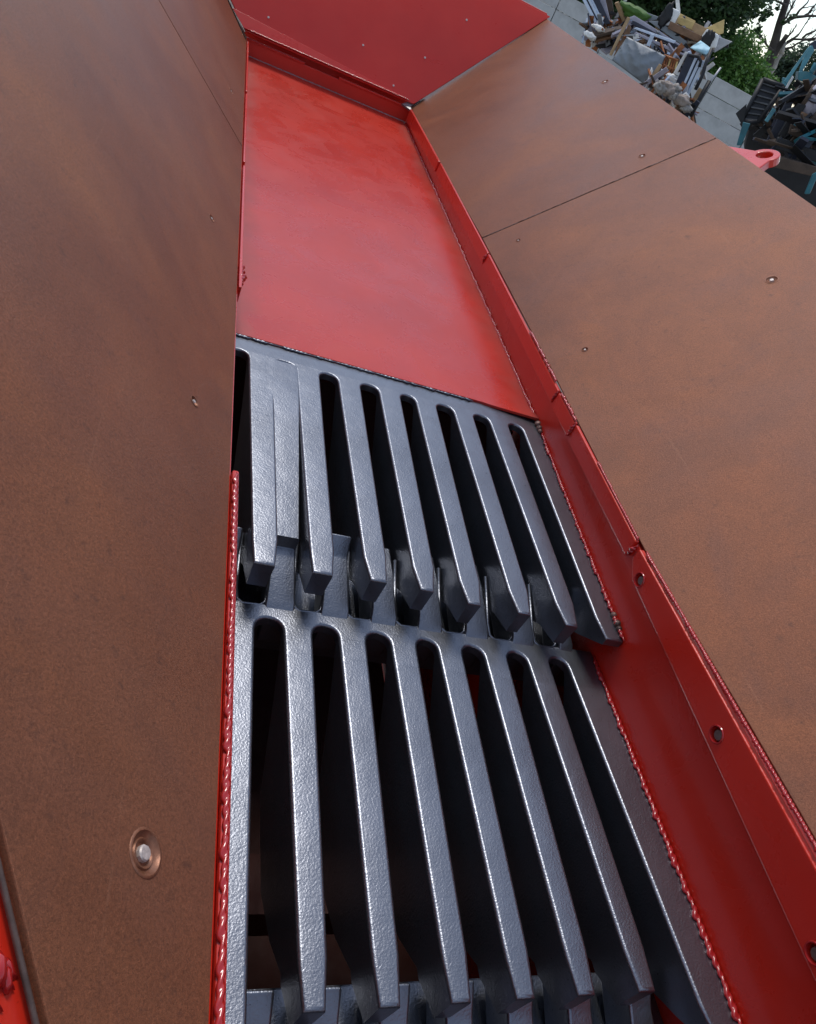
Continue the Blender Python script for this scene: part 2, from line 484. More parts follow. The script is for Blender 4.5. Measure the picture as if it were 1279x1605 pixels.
bm = bmesh.new(); add_prism(bm, [pl(.0, 2.884) - NL * .005, pl(ST, 2.884) - NL * .005, pl(ST, 2.894) - NL * .005, pl(0, 2.894) - NL * .005], -NL * .006)
finish(bm, 'seam', M['dark'], hopper)

# bolted bars below the wear plates ------------------------------
def bar(side, ys, ztop, zbot, xi, holes, label, chamfer=True, bevel=.004):
    """flat bar standing against the side plate, inner face at xi; ztop/zbot at both ends"""
    n = Vector((-side, 0, 0))
    (ya, yb) = ys
    def zt(y): return ztop[0] + (ztop[1] - ztop[0]) * (y - ya) / (yb - ya)
    def zb(y): return zbot[0] + (zbot[1] - zbot[0]) * (y - ya) / (yb - ya)
    loop = [V(xi, ya, zb(ya)), V(xi, yb - (.045 if chamfer else 0), zb(yb)), V(xi, yb, zb(yb) + (.03 if chamfer else 0)), V(xi, yb, zt(yb)), V(xi, ya, zt(ya))]
    hl = [circle(V(xi, y, z), Vector((0, 0, 1)), YV, .0145, 20) for y, z in holes]
    o = plate('retaining_bar', loop, hl, n, abs((XR if side > 0 else XL) - xi) - .0006, M['red'], hopper, bevel=bevel)
    if label: tag(o, label)
    for y, z in holes:
        c = V(xi, y, z)
        bm = bmesh.new()
        lathe(bm, c, n, [(.0185, .0004), (.0175, .0022), (.0155, .0022), (.0148, .0), (.0144, -.004)], 20)
        finish(bm, 'hole_lip', M['red_weld'], o, origin=c, smooth=radians(50))
        bm = bmesh.new()
        d = c + Vector((0, -.001, -.001)) - n * .0125
        lathe(bm, d, n, [(.0112, 0), (.0112, .007), (.0098, .0088), (0, .0088)], 10)
        finish(bm, 'bolt', M['bolt_dark'], o, origin=c, smooth=radians(30))
    return o
bar(1, (-.8, 1.098), (-.826, -.868), (-.985, -.928), 1.141, [(1.037, -.908), (.640, -.909), (.2675, -.930), (-.12, -.94)], 'red bolted bar with a chamfered end and round bolt holes')
bar(1, (1.125, 1.585), (-.869, -.866), (-.917, -.916), 1.145, [], None, False)
bar(1, (1.593, 1.745), (-.866, -.866), (-.914, -.914), 1.144, [], None, False)
bar(1, (1.757, 2.69), (-.866, -.858), (-.911, -.908), 1.145, [], None, False)
bar(1, (2.70, 3.73), (-.858, -.858), (-.908, -.909), 1.146, [], None, False)
bar(1, (3.75, 4.66), (-.858, -.862), (-.909, -.926), 1.142, [(3.86, -.90)][:0], None, False)
bar(-1, (-.8, 1.075), (-.868, -.868), (-.95, -.935), .2035, [(1.0, -.908), (.2, -.92)], None)
for ya, yb in ((1.805, 2.7), (2.75, 3.6), (3.66, 4.62)):
    bar(-1, (ya, yb), (-.868, -.864), (-.913, -.913), .1985, [], None, False)
# beads on top of the bars and blobs where they were repaired
weld_bead('weld_bead', [V(1.150, 1.085, -.862), V(1.150, .62, -.846), V(1.150, .2, -.832), V(1.15, -.7, -.81)], .0055, M['red_weld'], hopper, .008)
weld_bead('weld_bead', [V(1.151, 1.13, -.866), V(1.151, 1.42, -.864)], .0045, M['red_weld'], hopper, .008)
weld_bead('weld_bead', [V(1.150, 1.60, -.8625), V(1.150, 1.74, -.862)], .0075, M['red_weld'], hopper, .010, .8, .5)
weld_bead('weld_bead', [V(1.150, 1.80, -.860), V(1.150, 2.1, -.857)], .005, M['red_weld'], hopper, .010, .8, .5)
weld_bead('weld_bead', [V(1.141, 1.112, -.868), V(1.139, 1.112, -.900)], .0075, M['red_weld'], hopper, .010, .8, .4)
weld_bead('weld_bead', [V(1.143, 1.589, -.868), V(1.141, 1.585, -.905)], .006, M['red_weld'], hopper, .010, .8, .4)
weld_bead('weld_bead', [V(1.143, 1.751, -.868), V(1.142, 1.751, -.895)], .006, M['red_weld'], hopper, .010, .8, .4)
weld_bead('weld_bead', [V(1.143, 2.695, -.868), V(1.142, 2.695, -.893)], .009, M['red_weld'], hopper, .012, .8, .4)
weld_bead('weld_bead', [V(.1965, 1.06, -.866), V(.1965, .3, -.866), V(.1965, -.7, -.866)], .0052, M['red_weld'], hopper, .017, .75, .25)
weld_bead('weld_bead', [V(.197, 1.83, -.878), V(.197, 1.95, -.878)], .010, M['red_weld'], hopper, .014, .8, .4)
# corner welds: floor plate and grates to the side plates
weld_bead('weld_bead', [V(1.153, y, floor_z(y) + .005) for y in (1.79, 2.4, 3.2, 4.1, 4.69)], .0068, M['red_weld'], hopper, .014, .7, .35)
weld_bead('weld_bead', [V(1.1525, 1.72, -1.0), V(1.1525, 1.35, -1.0195), V(1.1525, .965, -1.036)], .0062, M['red_weld'], hopper, .012, .7, .35)
weld_bead('weld_bead', [V(1.150, .995, -1.1475), V(1.1495, .6, -1.1475), V(1.149, -.3, -1.1475)], .0080, M['red_weld'], hopper, .016, .6, .3)
bm = bmesh.new()
for (y, z, r) in ((1.765, -.994, .011), (1.745, -.996, .010), (1.73, -.998, .008)):
    lathe(bm, V(1.150, y, z), (-.6, 0, .8), [(r, -.004), (r * .85, .001), (r * .5, .003), (0, .0036)], 9)
finish(bm, 'weld_lump', M['rust_dark'], hopper, smooth=4)
bm = bmesh.new()
for (y, z, r) in ((1.035, -1.030, .008), (1.01, -1.031, .010), (.995, -1.033, .008)):
    lathe(bm, V(1.150, y, z), (-.6, 0, .8), [(r, -.004), (r * .85, .001), (r * .5, .003), (0, .0036)], 9)
finish(bm, 'weld_lump', M['rust_dark'], hopper, smooth=4)

# far end ---------------------------------------------------------
YE = 4.72
bm = bmesh.new(); add_box(bm, V(.675, YE + .006, -.925), (.484, .006, .045)); rp = finish(bm, 'riser_plate', M['red_dark'], hopper, bevel=.002)
bm = bmesh.new(); add_box(bm, V(.675, YE + .10, -.90), (.50, .01, .13)); finish(bm, 'back_sheet', M['red_dark'], hopper)
for xa, xb in ((.186, .512), (.712, 1.155)):
    bm = bmesh.new(); add_box(bm, V((xa + xb) / 2, YE + .006, -.873), ((xb - xa) / 2, .014, .006)); finish(bm, 'riser_cap', M['red'], hopper, bevel=.002)
weld_bead('weld_bead', [V(.19, YE - .006, -.869), V(.508, YE - .006, -.869)], .005, M['red_weld'], hopper, .012)
weld_bead('weld_bead', [V(.195, YE - .003, -.951), V(1.15, YE - .003, -.951)], .006, M['bare'], hopper, .014)
# end plate with a folded lip along its foot
E0, E1 = (4.700, -.838), (5.17, -.178)
def ep(x, t): return V(x, E0[0] + (E1[0] - E0[0]) * t, E0[1] + (E1[1] - E0[1]) * t)
EN = Vector((0, -(E1[1] - E0[1]), (E1[0] - E0[0]))).normalized()
spread = (E1[1] - E0[1]) / math.tan(SL)
el = [ep(.172, 0), ep(1.150, 0), ep(1.162, .0), ep(1.162 + spread + .02, 1), ep(.178 - spread - .02, 1)]
small = [circle(ep(x, t), Vector((1, 0, 0)), EN.cross(Vector((1, 0, 0))), .008, 8) for x, t in ()]
epo = plate('end_plate', el, [], EN, .012, M['red_dark'], hopper, bevel=.002)
tag(epo, 'dark red sloping end plate at the far end')
for x, t in ((.272, .14), (.80, .23), (1.165, .33), (1.02, .06), (.58, .05), (1.36, .7)):
    bm = bmesh.new(); lathe(bm, ep(x, t), EN, [(.0065, 0), (.006, .002), (0, .003)], 8)
    finish(bm, 'bolt', M['bolt'], epo, origin=ep(x, t), smooth=radians(40))
bm = bmesh.new()
add_prism(bm, [ep(.160, .004) + EN * .014, ep(1.12, .004) + EN * .012, ep(1.12, .012) + EN * .001, ep(.085, .100) + EN * .001], EN * .003)
vs = bm.verts[:]
finish(bm, 'lip', M['red'], epo, bevel=.001)
weld_bead('weld_bead', [ep(.186, .004) + EN * .016, ep(1.125, .003) + EN * .014], .0055, M['red_weld'], epo, .012)
# bare corner piece where the riser meets the right bar
bm = bmesh.new()
add_prism(bm, [V(1.095, 4.70, -.862), V(1.150, 4.66, -.868), V(1.150, 4.70, -.855), V(1.20, 4.73, -.812), V(1.22, 4.76, -.79), V(1.155, 4.73, -.835)], Vector((.0, .012, -.012)))
finish(bm, 'corner_piece', M['bare'], hopper, bevel=.001)
weld_bead('weld_bead', [pl(.01, 4.605) + NL * .003, pl(.2, 4.71) + NL * .003, pl(.6, 4.93) + NL * .003], .004, M['dark'], hopper, .012)
# near end plate, behind the eye
nl = [V(.178, -.92, -.838), V(1.150, -.92, -.838), V(1.150 + spread, -1.40, -.178), V(.178 - spread, -1.40, -.178)]
plate('end_plate', nl, [], Vector((0, (E1[1] - E0[1]), .48)).normalized(), .012, M['rust'], hopper)
# top edge of the end plate
bm = bmesh.new(); add_box(bm, ep(.67, 1.0) + Vector((0, .016, -.024)), (.49 + spread, .010, .03)); finish(bm, 'rim', M['red'], hopper, bevel=.003)

# lifting lug on the outside of the right rim --------------------------
lc = V(1.885, 2.62, -.185)
uA = Vector((0, 1, 0)); uB = Vector((cos(radians(33)), 0, sin(radians(33)))); nn = Vector((-sin(radians(33)), 0, cos(radians(33))))
lugloop = [lc + uA * .055 * cos(radians(-10 + 200 * k / 12)) + uB * (.045 + .052 * sin(radians(-10 + 200 * k / 12))) for k in range(13)]
lugloop += [lc - uA * .10 - uB * .03, lc + uA * .16 - uB * .03]
lug = plate('lifting_lug', lugloop, [circle(lc + uB * .044, uA, uB, .029, 18)], nn, .03, M['red'], hopper, bevel=.004, origin=lc)
tag(lug, 'red lifting lug with an eye on the outer rim')

# legs down to the yard
for x in (-.35, 1.7):
    for y in (-.6, 4.7):
        bm = bmesh.new(); add_box(bm, Vector((x, y, 1.6)), (.09, .09, 1.6)); add_box(bm, Vector((x, y, .012)), (.16, .16, .012))
        finish(bm, 'support_leg', M['red_dark'], hopper)

# ================================================================ GRATES
def arc_corner(c, r, a0, a1, n=5):
    return [(c[0] + r * cos(a0 + (a1 - a0) * k / n), c[1] + r * sin(a0 + (a1 - a0) * k / n)) for k in range(n + 1)]

def make_grate(label, zfun, xlo, xhi, fingers, yslot, yback, ycut, rslot, depth_fun, draft, bev, origin, tip):
    """fingers: list of (xl_back, xr_back, xl_tip, xr_tip, ytip, chamfer_left, chamfer_right); comb outline -> bevelled casting -> header + fingers"""
    g = empty('grate', origin, label, 'grate', 'grey cast grates stepped down the hopper floor')
    out = [(xhi, yback), (xlo, yback)]
    n = len(fingers)
    for i, (a, b, at_, bt, yt, cl, cr) in enumerate(fingers):
        span = yslot - .03 - yt
        ys = [yslot - .03 - span * t for t in (.0, .06, .14, .24, .36, .5, .64, .78, .88)]
        def xl(y): return a + (at_ - a) * (yslot - y) / (yslot - yt)
        def xr(y): return b + (bt - b) * (yslot - y) / (yslot - yt)
        if i > 0:
            pass
        for y in ys: out.append((xl(y), y))
        if cl: out.append((xl(yt + tip), yt + tip)); out.append((at_ + cl, yt))
        else: out.append((at_, yt))
        if cr: out.append((bt - cr, yt)); out.append((xr(yt + tip * 1.1), yt + tip * 1.1))
        else: out.append((bt, yt))
        if i < n - 1:
            for y in reversed(ys): out.append((xr(y), y))
            c = fingers[i + 1][0]
            r = min(rslot, (c - b) / 2 - .001)
            out += arc_corner((b + r, yslot - r), r, pi, pi / 2)
            out += arc_corner((c - r, yslot - r), r, pi / 2, 0)
        else:
            for y in reversed(ys): out.append((xr(y), y))
    # drop doubled points
    o2 = [out[0]]
    for p in out[1:]:
        if (Vector(p) - Vector(o2[-1])).length > 1e-5: o2.append(p)
    bm = bmesh.new()
    tv = [bm.verts.new((x, y, 0)) for x, y in o2]
    f = bm.faces.new(tv)
    bm.normal_update()
    if f.normal.z < 0: f.normal_flip()
    r = bmesh.ops.extrude_face_region(bm, geom=[f])
    low = [v for v in r['geom'] if isinstance(v, bmesh.types.BMVert)]
    # the extruded copy is the bottom; the original face stays as the top
    cen = [((a + b) / 2, (at_ + bt) / 2) for a, b, at_, bt, *_ in fingers]
    for v in low:
        yt = min(range(n), key=lambda k: abs(cen[k][0] - v.co.x))
        fin = fingers[yt]
        d = depth_fun(v.co.y, fin[4])
        if yt == n - 1: d = min(d, .022 + .8 * max(0, v.co.y - fin[4]))
        if v.co.y < yslot - .005 or v.co.y > ycut:
            cxm = cen[yt][0] + (cen[yt][1] - cen[yt][0]) * max(0, min(1, (yslot - v.co.y) / (yslot - fin[4])))
            if v.co.y < yback - .001 and abs(v.co.x - cxm) < .05:
                v.co.x += draft * (1 if v.co.x < cxm else -1) * min(1, d / .1)
        v.co.z = -d
    lows = set(low)
    bmesh.ops.delete(bm, geom=[f for f in bm.faces if all(v in lows for v in f.verts)], context='FACES_ONLY')
    bm.normal_update()
    bm.edges.ensure_lookup_table()
    tops = [e for e in bm.edges if all(abs(v.co.z) < 1e-7 for v in e.verts)]
    bmesh.ops.bevel(bm, geom=tops, offset=bev, offset_type='OFFSET', segments=3, profile=.5, affect='EDGES', clamp_overlap=True)
    bmesh.ops.triangulate(bm, faces=[f for f in bm.faces if len(f.verts) > 4])
    geom = bm.verts[:] + bm.edges[:] + bm.faces[:]
    bmesh.ops.bisect_plane(bm, geom=geom, plane_co=(0, ycut, 0), plane_no=(0, 1, 0))
    for v in bm.verts: v.co.z += zfun(v.co.y)
    bm.faces.ensure_lookup_table()
    groups = {}
    for f in bm.faces:
        c = f.calc_center_median()
        if c.y > ycut: k = -1
        else: k = min(range(n), key=lambda q: abs((cen[q][0] + cen[q][1]) / 2 - c.x) if c.y < ycut else 9)
        groups.setdefault(k, []).append([v.co.copy() for v in f.verts])
    bm.free()
    parts = []
    for k in sorted(groups):
        b2 = bmesh.new()
        for poly in groups[k]:
            try: b2.faces.new([b2.verts.new(V(*p)) for p in poly])
            except ValueError: pass
        bmesh.ops.remove_doubles(b2, verts=b2.verts[:], dist=1e-5)
        bad = [f for f in b2.faces if f.calc_area() < 1e-10]
        if k == -1:
            o = finish(b2, 'header', M['cast'], g, smooth=radians(42), wn_=True)
        else:
            o = finish(b2, 'finger', M['cast'], g, origin=V(fingers[k][0], fingers[k][4], zfun(fingers[k][4])), smooth=radians(42), wn_=True)
        parts.append(o)
    return g, parts

# ---- upper grate
def zu(y): return -1.0 - .048 * (1.8 - y) if y < 1.8 else -1.004
def du(y, yt):
    t = y - yt; q = 1.735 - y
    root = .022 + max(0, q - .02) * .62
    if t < .004: return .066
    if t < .075: return .082
    return min(.20, root, .09 + .7 * (t - .07))
fu = [(.13, .204, .13, .212, .98, 0, 0)]
for k, c in enumerate((.285, .413, .531, .652, .765, .8865, 1.006)):
    yt = (1.017, 1.017, 1.022, 1.019, 1.002, .998, .985)[k]
    ct = (.2995, .4205, .541, .6555, .768, .8955, 1.0195)[k]
    w, wt = .067, .054
    fu.append((c - w / 2, c + w / 2, ct - wt / 2, ct + wt / 2, yt, .003 if k < 2 else .009, .007 if k < 3 else .012))
fu.append((1.089, 1.157, 1.098, 1.157, .962, .008, .002))
upper, up_parts = make_grate('grey cast grate directly below the red floor plate, topmost of the three', zu, .13, XR - .001, fu, 1.735, 1.84, 1.66, .024, du, .004, .0062, V(.675, 1.4, -1.1), .062)
# filled web between its first two fingers
bm = bmesh.new()
rows = []
for t in [k / 12 for k in range(13)]:
    y = 1.730 + (1.136 - 1.730) * t
    drop = -.0004 + .036 * max(0, (t - .22) / .78) ** 1.3
    l = .300 + .006 * t; r = .386 - .002 * t
    rows.append([(l, y, zu(y) - drop), (l + .004, y, zu(y) - drop), (r - .004, y, zu(y) - drop), (r, y, zu(y) - drop - .004), (r, y, zu(y) - drop - .05), (l, y, zu(y) - drop - .05)])
rv = [[bm.verts.new(V(*p)) for p in row] for row in rows]
for j in range(12):
    for i in range(6):
        bm.faces.new((rv[j][i], rv[j][(i + 1) % 6], rv[j + 1][(i + 1) % 6], rv[j + 1][i]))
bm.faces.new(rv[0]); bm.faces.new(rv[-1][::-1])
finish(bm, 'web', M['cast'], upper, smooth=radians(50), wn_=True)
# ---- lower grate
def zl(y): return -1.150
def dl(y, yt):
    t = y - yt; q = .978 - y
    root = .024 + max(0, q - .025) * .75
    if t < .004: return .075
    if t < .085: return .105
    return min(.21, root, .11 + .7 * (t - .07))
flw = [(.191, .309, .191, .297, .20, 0, .010)]
for k in range(7):
    c = (.3985, .5175, .636, .749, .8665, .982)[k] if k < 6 else None
    if c is None: break
    ct = (.394, .509, .6265, .741, .8575, .982)[k]
    w, wt = .0635, .045
    flw.append((c - w / 2, c + w / 2, ct - wt / 2, ct + wt / 2, .285, .004, .006))
flw.append((1.064, 1.1555, 1.082, 1.1555, .20, .01, .003))
lower, lo_parts = make_grate('grey cast grate with long tapered fingers, middle one of the three', zl, .191, XR - .001, flw, .978, 1.016, .90, .029, dl, .005, .0072, V(.675, .6, -1.25), .062)

def teeth(g, xs, yb, zb, ya, za, yt, zt, width, widths=None):
    for i, x in enumerate(xs):
        w = width * (widths[i] if widths else 1)
        bm = bmesh.new()
        prof = [(yb - .02, zb - .012), (yb + .012, zb + .012), (ya - .012, za - .005), (ya, za), (yt, zt), (yt + .02, zt - .09), (yb - .02, zb - .09)]
        a = [bm.verts.new(V(x - w / 2 - (.006 if i_ in (0, 1) else 0), y, z)) for i_, (y, z) in enumerate(prof)]
        b = [bm.verts.new(V(x + w / 2 + (.006 if i_ in (0, 1) else 0), y, z)) for i_, (y, z) in enumerate(prof)]
        bm.faces.new(a); bm.faces.new(b[::-1])
        for k in range(len(prof)): bm.faces.new((a[k], b[k], b[(k + 1) % len(prof)], a[(k + 1) % len(prof)]))
        finish(bm, 'tooth', M['cast'], g, origin=V(x, yb, zb), bevel=.0055, wn_=True)
def bed(g, xs, half, yb, depth, back, z):
    """back of a grate under the tips of the next one up: floor with a rounded pocket rim round every tip"""
    bm = bmesh.new(); add_box(bm, V(.675, (yb + back) / 2 + .012, z - depth - .02), (.480, (back - yb) / 2, .02)); finish(bm, 'pocket_floor', M['cast'], g, bevel=.004)
    bm = bmesh.new(); add_box(bm, V(.675, yb + .004, z - .085), (.480, .006, .05)); finish(bm, 'rib', M['cast'], g)
    for x in xs:
        bm = bmesh.new()
        path = [(x - half, yb + .15, z + .052), (x - half, yb + .04, z + .008), (x - half + .004, yb + .014, z - .0025), (x - half + .015, yb + .004, z - .0035), (x + half - .015, yb + .004, z - .0035), (x + half - .004, yb + .014, z - .0025), (x + half, yb + .04, z + .008), (x + half, yb + .15, z + .052)]
        add_tube(bm, [V(*p) for p in path], .0042, 8)
        finish(bm, 'pocket_rim', M['cast'], g, origin=V(x, yb, z), smooth=4)
tc_ = [(.212 + .275) / 2 - .006] + [((fu[i][3] + fu[i + 1][2]) / 2) for i in range(1, 7)] + [1.071]
teeth(lower, tc_[1:3], 1.006, -1.151, 1.145, -1.096, 1.168, -1.060, .052)
teeth(lower, [x - .004 for x in tc_[3:-1]], 1.006, -1.151, 1.12, -1.108, 1.20, -1.104, .050)
teeth(lower, [.374, .25, 1.075][1:], 1.006, -1.151, 1.10, -1.115, 1.15, -1.075, .03)
bed(lower, [(f[2] + f[3]) / 2 for f in fu[1:8]], .0335, 1.005, .085, 1.24, -1.150)
# ---- bottom grate, just entering the picture
f3 = [(.191, .30, .191, .29, -.7, 0, .01)]
for k, c in enumerate((.399, .517, .636, .751, .868, .984)):
    f3.append((c - .03, c + .03, c - .02, c + .02, -.55, .004, .006))
f3.append((1.066, 1.1555, 1.08, 1.1555, -.7, .01, .003))
third, th_parts = make_grate('grey cast grate at the bottom edge, mostly hidden below the long fingers', lambda y: -1.300, .191, XR - .001, f3, .12, .17, .06, .028, lambda y, yt: .1, .005, .009, V(.675, -.2, -1.4), .075)
tx = [.334] + [(flw[i][3] + flw[i + 1][2]) / 2 - .012 for i in range(1, 6)] + [1.040]
teeth(third, tx, .150, -1.306, .292, -1.250, .335, -1.222, .050)
bm = bmesh.new(); add_box(bm, V(.675, .26, -1.36), (.48, .11, .02)); finish(bm, 'pocket_floor', M['cast'], third, bevel=.004)

# weld speckle along the joint of floor plate and upper grate
weld_bead('weld_bead', [V(.2, 1.801, -1.0005), V(.6, 1.801, -1.0005), V(.93, 1.799, -1.0)], .0032, M['cast'], upper, .012, .8, .5)

# ================================================================ THE YARD BEHIND
AZ = radians(32.147)
UF = Vector((sin(AZ), cos(AZ), 0)); US = Vector((cos(AZ), -sin(AZ), 0)); UZ = Vector((0, 0, 1))
def at(px, py, D):
    """world point that lies D metres off along the yard's axis, on the sight line measured at photo pixel px,py"""
    q = (px - 639.5, py - 802.5, F)
    d = Vector((CB.x * q[0] + CB.y * q[1] + CB.z * q[2], CA.x * q[0] + CA.y * q[1] + CA.z * q[2], CN.x * q[0] + CN.y * q[1] + CN.z * q[2]))
    d = d * (D / d.dot(UF))
    return Vector((d.x, d.y, d.z + H))
def yard(s, D, z): return UF * D + US * s + UZ * z

# concrete wall ------------------------------------------------------
M['concrete'] = simple('concrete_panel', (.45, .45, .44), .85, 0, .18, 1.2, .3)
M['concrete2'] = simple('concrete_post', (.30, .30, .29), .85, 0, .18, 1.2, .3)
wall = empty('wall', yard(-3, 45, 0), 'pale grey concrete panel wall behind the scrap', 'wall')
pan_me = None
for col in range(9):
    for row in range(5):
        s0 = -15.4 + col * 2.9
        c = yard(s0 + 1.45, 45 + random.uniform(-.015, .015), .33 + row * .74 - .03)
        if pan_me is None:
            bm = bmesh.new(); add_box(bm, c, (1.43, .07, .36), (US, UF, UZ))
            o = finish(bm, 'panel', M['concrete'], wall, origin=c, bevel=.015); pan_me = o
        else:
            o = pan_me.copy(); COL.objects.link(o); o.location = c - ORI[wall]
for col in range(10):
    c = yard(-15.4 + col * 2.9, 45.16, 1.6)
    bm = bmesh.new(); add_box(bm, c, (.10, .08, 1.6), (US, UF, UZ)); finish(bm, 'post', M['concrete2'], wall, origin=c)

# trees --------------------------------------------------------------
def leafmat(name, c1, c2):
    m, nt, N, L, P = mat(name)
    geo = N.new('ShaderNodeNewGeometry'); tc = N.new('ShaderNodeTexCoord')
    r = ramp(N, L, geo.outputs['Random Per Island'], [(0, c1), (1, c2)])
    L.new(r.outputs[0], P.inputs['Base Color'])
    P.inputs['Roughness'].default_value = .55
    P.inputs['Transmission Weight'].default_value = 0
    tr = N.new('ShaderNodeBsdfTranslucent'); L.new(r.outputs[0], tr.inputs['Color'])
    mx = N.new('ShaderNodeMixShader'); mx.inputs[0].default_value = .35
    out = N['Material Output'] if 'Material Output' in N else [n for n in N if n.type == 'OUTPUT_MATERIAL'][0]
    L.new(P.outputs[0], mx.inputs[1]); L.new(tr.outputs[0], mx.inputs[2]); L.new(mx.outputs[0], out.inputs['Surface'])
    return m
M['leaf_dark'] = leafmat('dark_leaves', (.022, .052, .016), (.05, .10, .03))
M['leaf_mid'] = leafmat('mid_green_leaves', (.06, .15, .03), (.14, .27, .055))
M['leaf_grey'] = leafmat('grey_green_leaves', (.03, .06, .035), (.07, .11, .06))
M['bark'] = simple('bark', (.085, .07, .06), .9, 0, .35, 3, .6)
M['bark_pale'] = simple('bare_pale_wood', (.36, .32, .28), .8, 0, .25, 4, .4)

def crown(name, blobs, n, size, m, parent, lean=.5):
    bm = bmesh.new()
    tot = sum(b[1] ** 2 for b in blobs)
    for c, r, fz in blobs:
        k = int(n * r * r / tot)
        clumps = [c + Vector((random.gauss(0, 1), random.gauss(0, 1), random.gauss(0, fz))).normalized() * r * random.uniform(.45, 1.0) * Vector((1, 1, 1)).length / sqrt(3) for _ in range(max(6, k // 22))]
        for _ in range(k):
            q = random.choice(clumps) + Vector((random.gauss(0, 1), random.gauss(0, 1), random.gauss(0, .8))) * r * .16
            a = Vector((random.gauss(0, 1), random.gauss(0, 1), random.gauss(0, .6))).normalized()
            b = a.cross(Vector((random.gauss(0, 1), random.gauss(0, 1), random.gauss(0, 1)))).normalized()
            s = size * random.uniform(.6, 1.3)
            vs = [bm.verts.new(q - a * s), bm.verts.new(q + b * s * .5 + a * s * .1), bm.verts.new(q + a * s), bm.verts.new(q - b * s * .5 + a * s * .1)]
            bm.faces.new(vs)
    me = bpy.data.meshes.new(name)
    bmesh.ops.translate(bm, vec=-ORI[parent], verts=bm.verts[:])
    bm.to_mesh(me); bm.free()
    return link_mesh(name, me, m, parent)

def limb(bm, p0, p1, r0, r1, n=5, wob=.06):
    L_ = (p1 - p0).length
    path = [p0.lerp(p1, k / n) + (Vector((random.gauss(0, 1), random.gauss(0, 1), random.gauss(0, .5))) * L_ * wob * (0 if k in (0, n) else 1)) for k in range(n + 1)]
    add_tube(bm, path, [r0 + (r1 - r0) * k / n for k in range(n + 1)], 7)
    return path

# big dark tree over the heap
def leafy(base_s, D, label, blobs, n, size, m, trunk_top, r0, group=None, name='tree'):
    t = empty(name, yard(base_s, D, 0), label, 'tree' if name == 'tree' else 'bush', group)
    bm = bmesh.new()
    top = yard(base_s + trunk_top[0], D, trunk_top[1])
    limb(bm, yard(base_s, D, -.1), top, r0, r0 * .5, 6, .015)
    for c, r, fz in blobs:
        st = yard(base_s, D, 0).lerp(top, random.uniform(.6, 1.0))
        limb(bm, st, c, r0 * .4, r0 * .08, 5, .05)
    finish(bm, 'trunk', M['bark'], t, smooth=4)
    crown('crown', blobs, n, size, m, t)
    return t
leafy(-3.5, 50, 'big dark leafy tree rising above the top of the scrap heap', [(at(1010, -40, 50), 3.0, .8), (at(1075, -30, 50), 2.6, .8), (at(1120, -8, 50), 2.2, .8), (at(1150, 0, 51), 1.5, .8), (at(1090, 22, 51), 1.8, .8), (at(1130, 34, 49), 1.2, .7), (at(985, 8, 49), 1.7, .8), (at(1020, 12, 50), 1.6, .8), (at(1165, -28, 51), 1.7, .8), (at(1055, -90, 50), 3.2, .9), (at(1130, -80, 50), 2.6, .9)], 15000, .17, M['leaf_dark'], (1.2, 6.5), .38)
leafy(-8.6, 48, 'dark leafy tree behind the wall at the top of the heap, by the striped frames', [(at(930, -20, 48), 2.2, .8), (at(960, -5, 48), 1.6, .8), (at(915, 8, 48), 1.0, .8), (at(945, 20, 48), 1.2, .7), (at(975, -40, 48), 2.2, .8)], 7000, .15, M['leaf_dark'], (.6, 5.5), .3)
leafy(-.5, 52, 'bright green bush spilling over the concrete wall below the dark tree', [(at(1125, 85, 52), 1.9, .9), (at(1150, 110, 52), 1.9, .9), (at(1105, 105, 52), 1.5, .9), (at(1135, 130, 51), 1.7, .9), (at(1165, 125, 52), 1.5, .9), (at(1110, 128, 51), 1.2, .9), (at(1160, 85, 53), 1.3, .9), (at(1180, 142, 52), 1.3, .8)], 15000, .12, M['leaf_mid'], (0, 3.2), .14, None, 'bush')
leafy(2.9, 60, 'grey green bush beyond the pale broken limb', [(at(1240, 120, 60), 1.7, .9), (at(1228, 105, 60), 1.1, .9), (at(1258, 105, 60), 1.4, .9), (at(1215, 128, 60), 1.2, .9)], 5000, .13, M['leaf_grey'], (0, 3.0), .14, None, 'bush')

# the half bare tree
bt = empty('tree', yard(1.6, 56, 0), 'half bare leaning tree with a broken limb and thin bare twigs', 'tree')
bm = bmesh.new()
pts = [(1158, 205), (1172, 172), (1187, 140), (1199, 112), (1210, 82), (1216, 60), (1222, 36), (1231, 8), (1242, -30), (1256, -80)]
add_tube(bm, [at(x, y, 56) for x, y in pts], [.62, .50, .44, .38, .30, .25, .21, .19, .16, .1], 9)
limb(bm, at(1208, 90, 56), at(1233, 54, 56), .30, .10, 4, .03)      # torn stub
limb(bm, at(1221, 40, 56), at(1246, 27, 55.5), .10, .085, 3, .03)
limb(bm, at(1246, 27, 55.5), at(1290, 24, 55), .085, .05, 4, .02)
finish(bm, 'trunk', M['bark'], bt, smooth=4)
bm = bmesh.new()
limb(bm, at(1203, 124, 55.5), at(1224, 84, 55.5), .12, .14, 4, .02)
limb(bm, at(1224, 84, 55.5), at(1232, 66, 55.5), .16, .05, 3, .02)
finish(bm, 'broken_limb', M['bark_pale'], bt, smooth=4)
bm = bmesh.new()
def twig(p, q, r, lv):
    path = limb(bm, p, q, r, r * .35, 4, .06)
    if lv > 0:
        for k in range(3):
            s = random.choice(path[1:])
            dv = (q - p).normalized() + Vector((random.gauss(0, .45), random.gauss(0, .45), random.gauss(.25, .35)))
            twig(s, s + dv.normalized() * (q - p).length * random.uniform(.35, .6), r * .5, lv - 1)
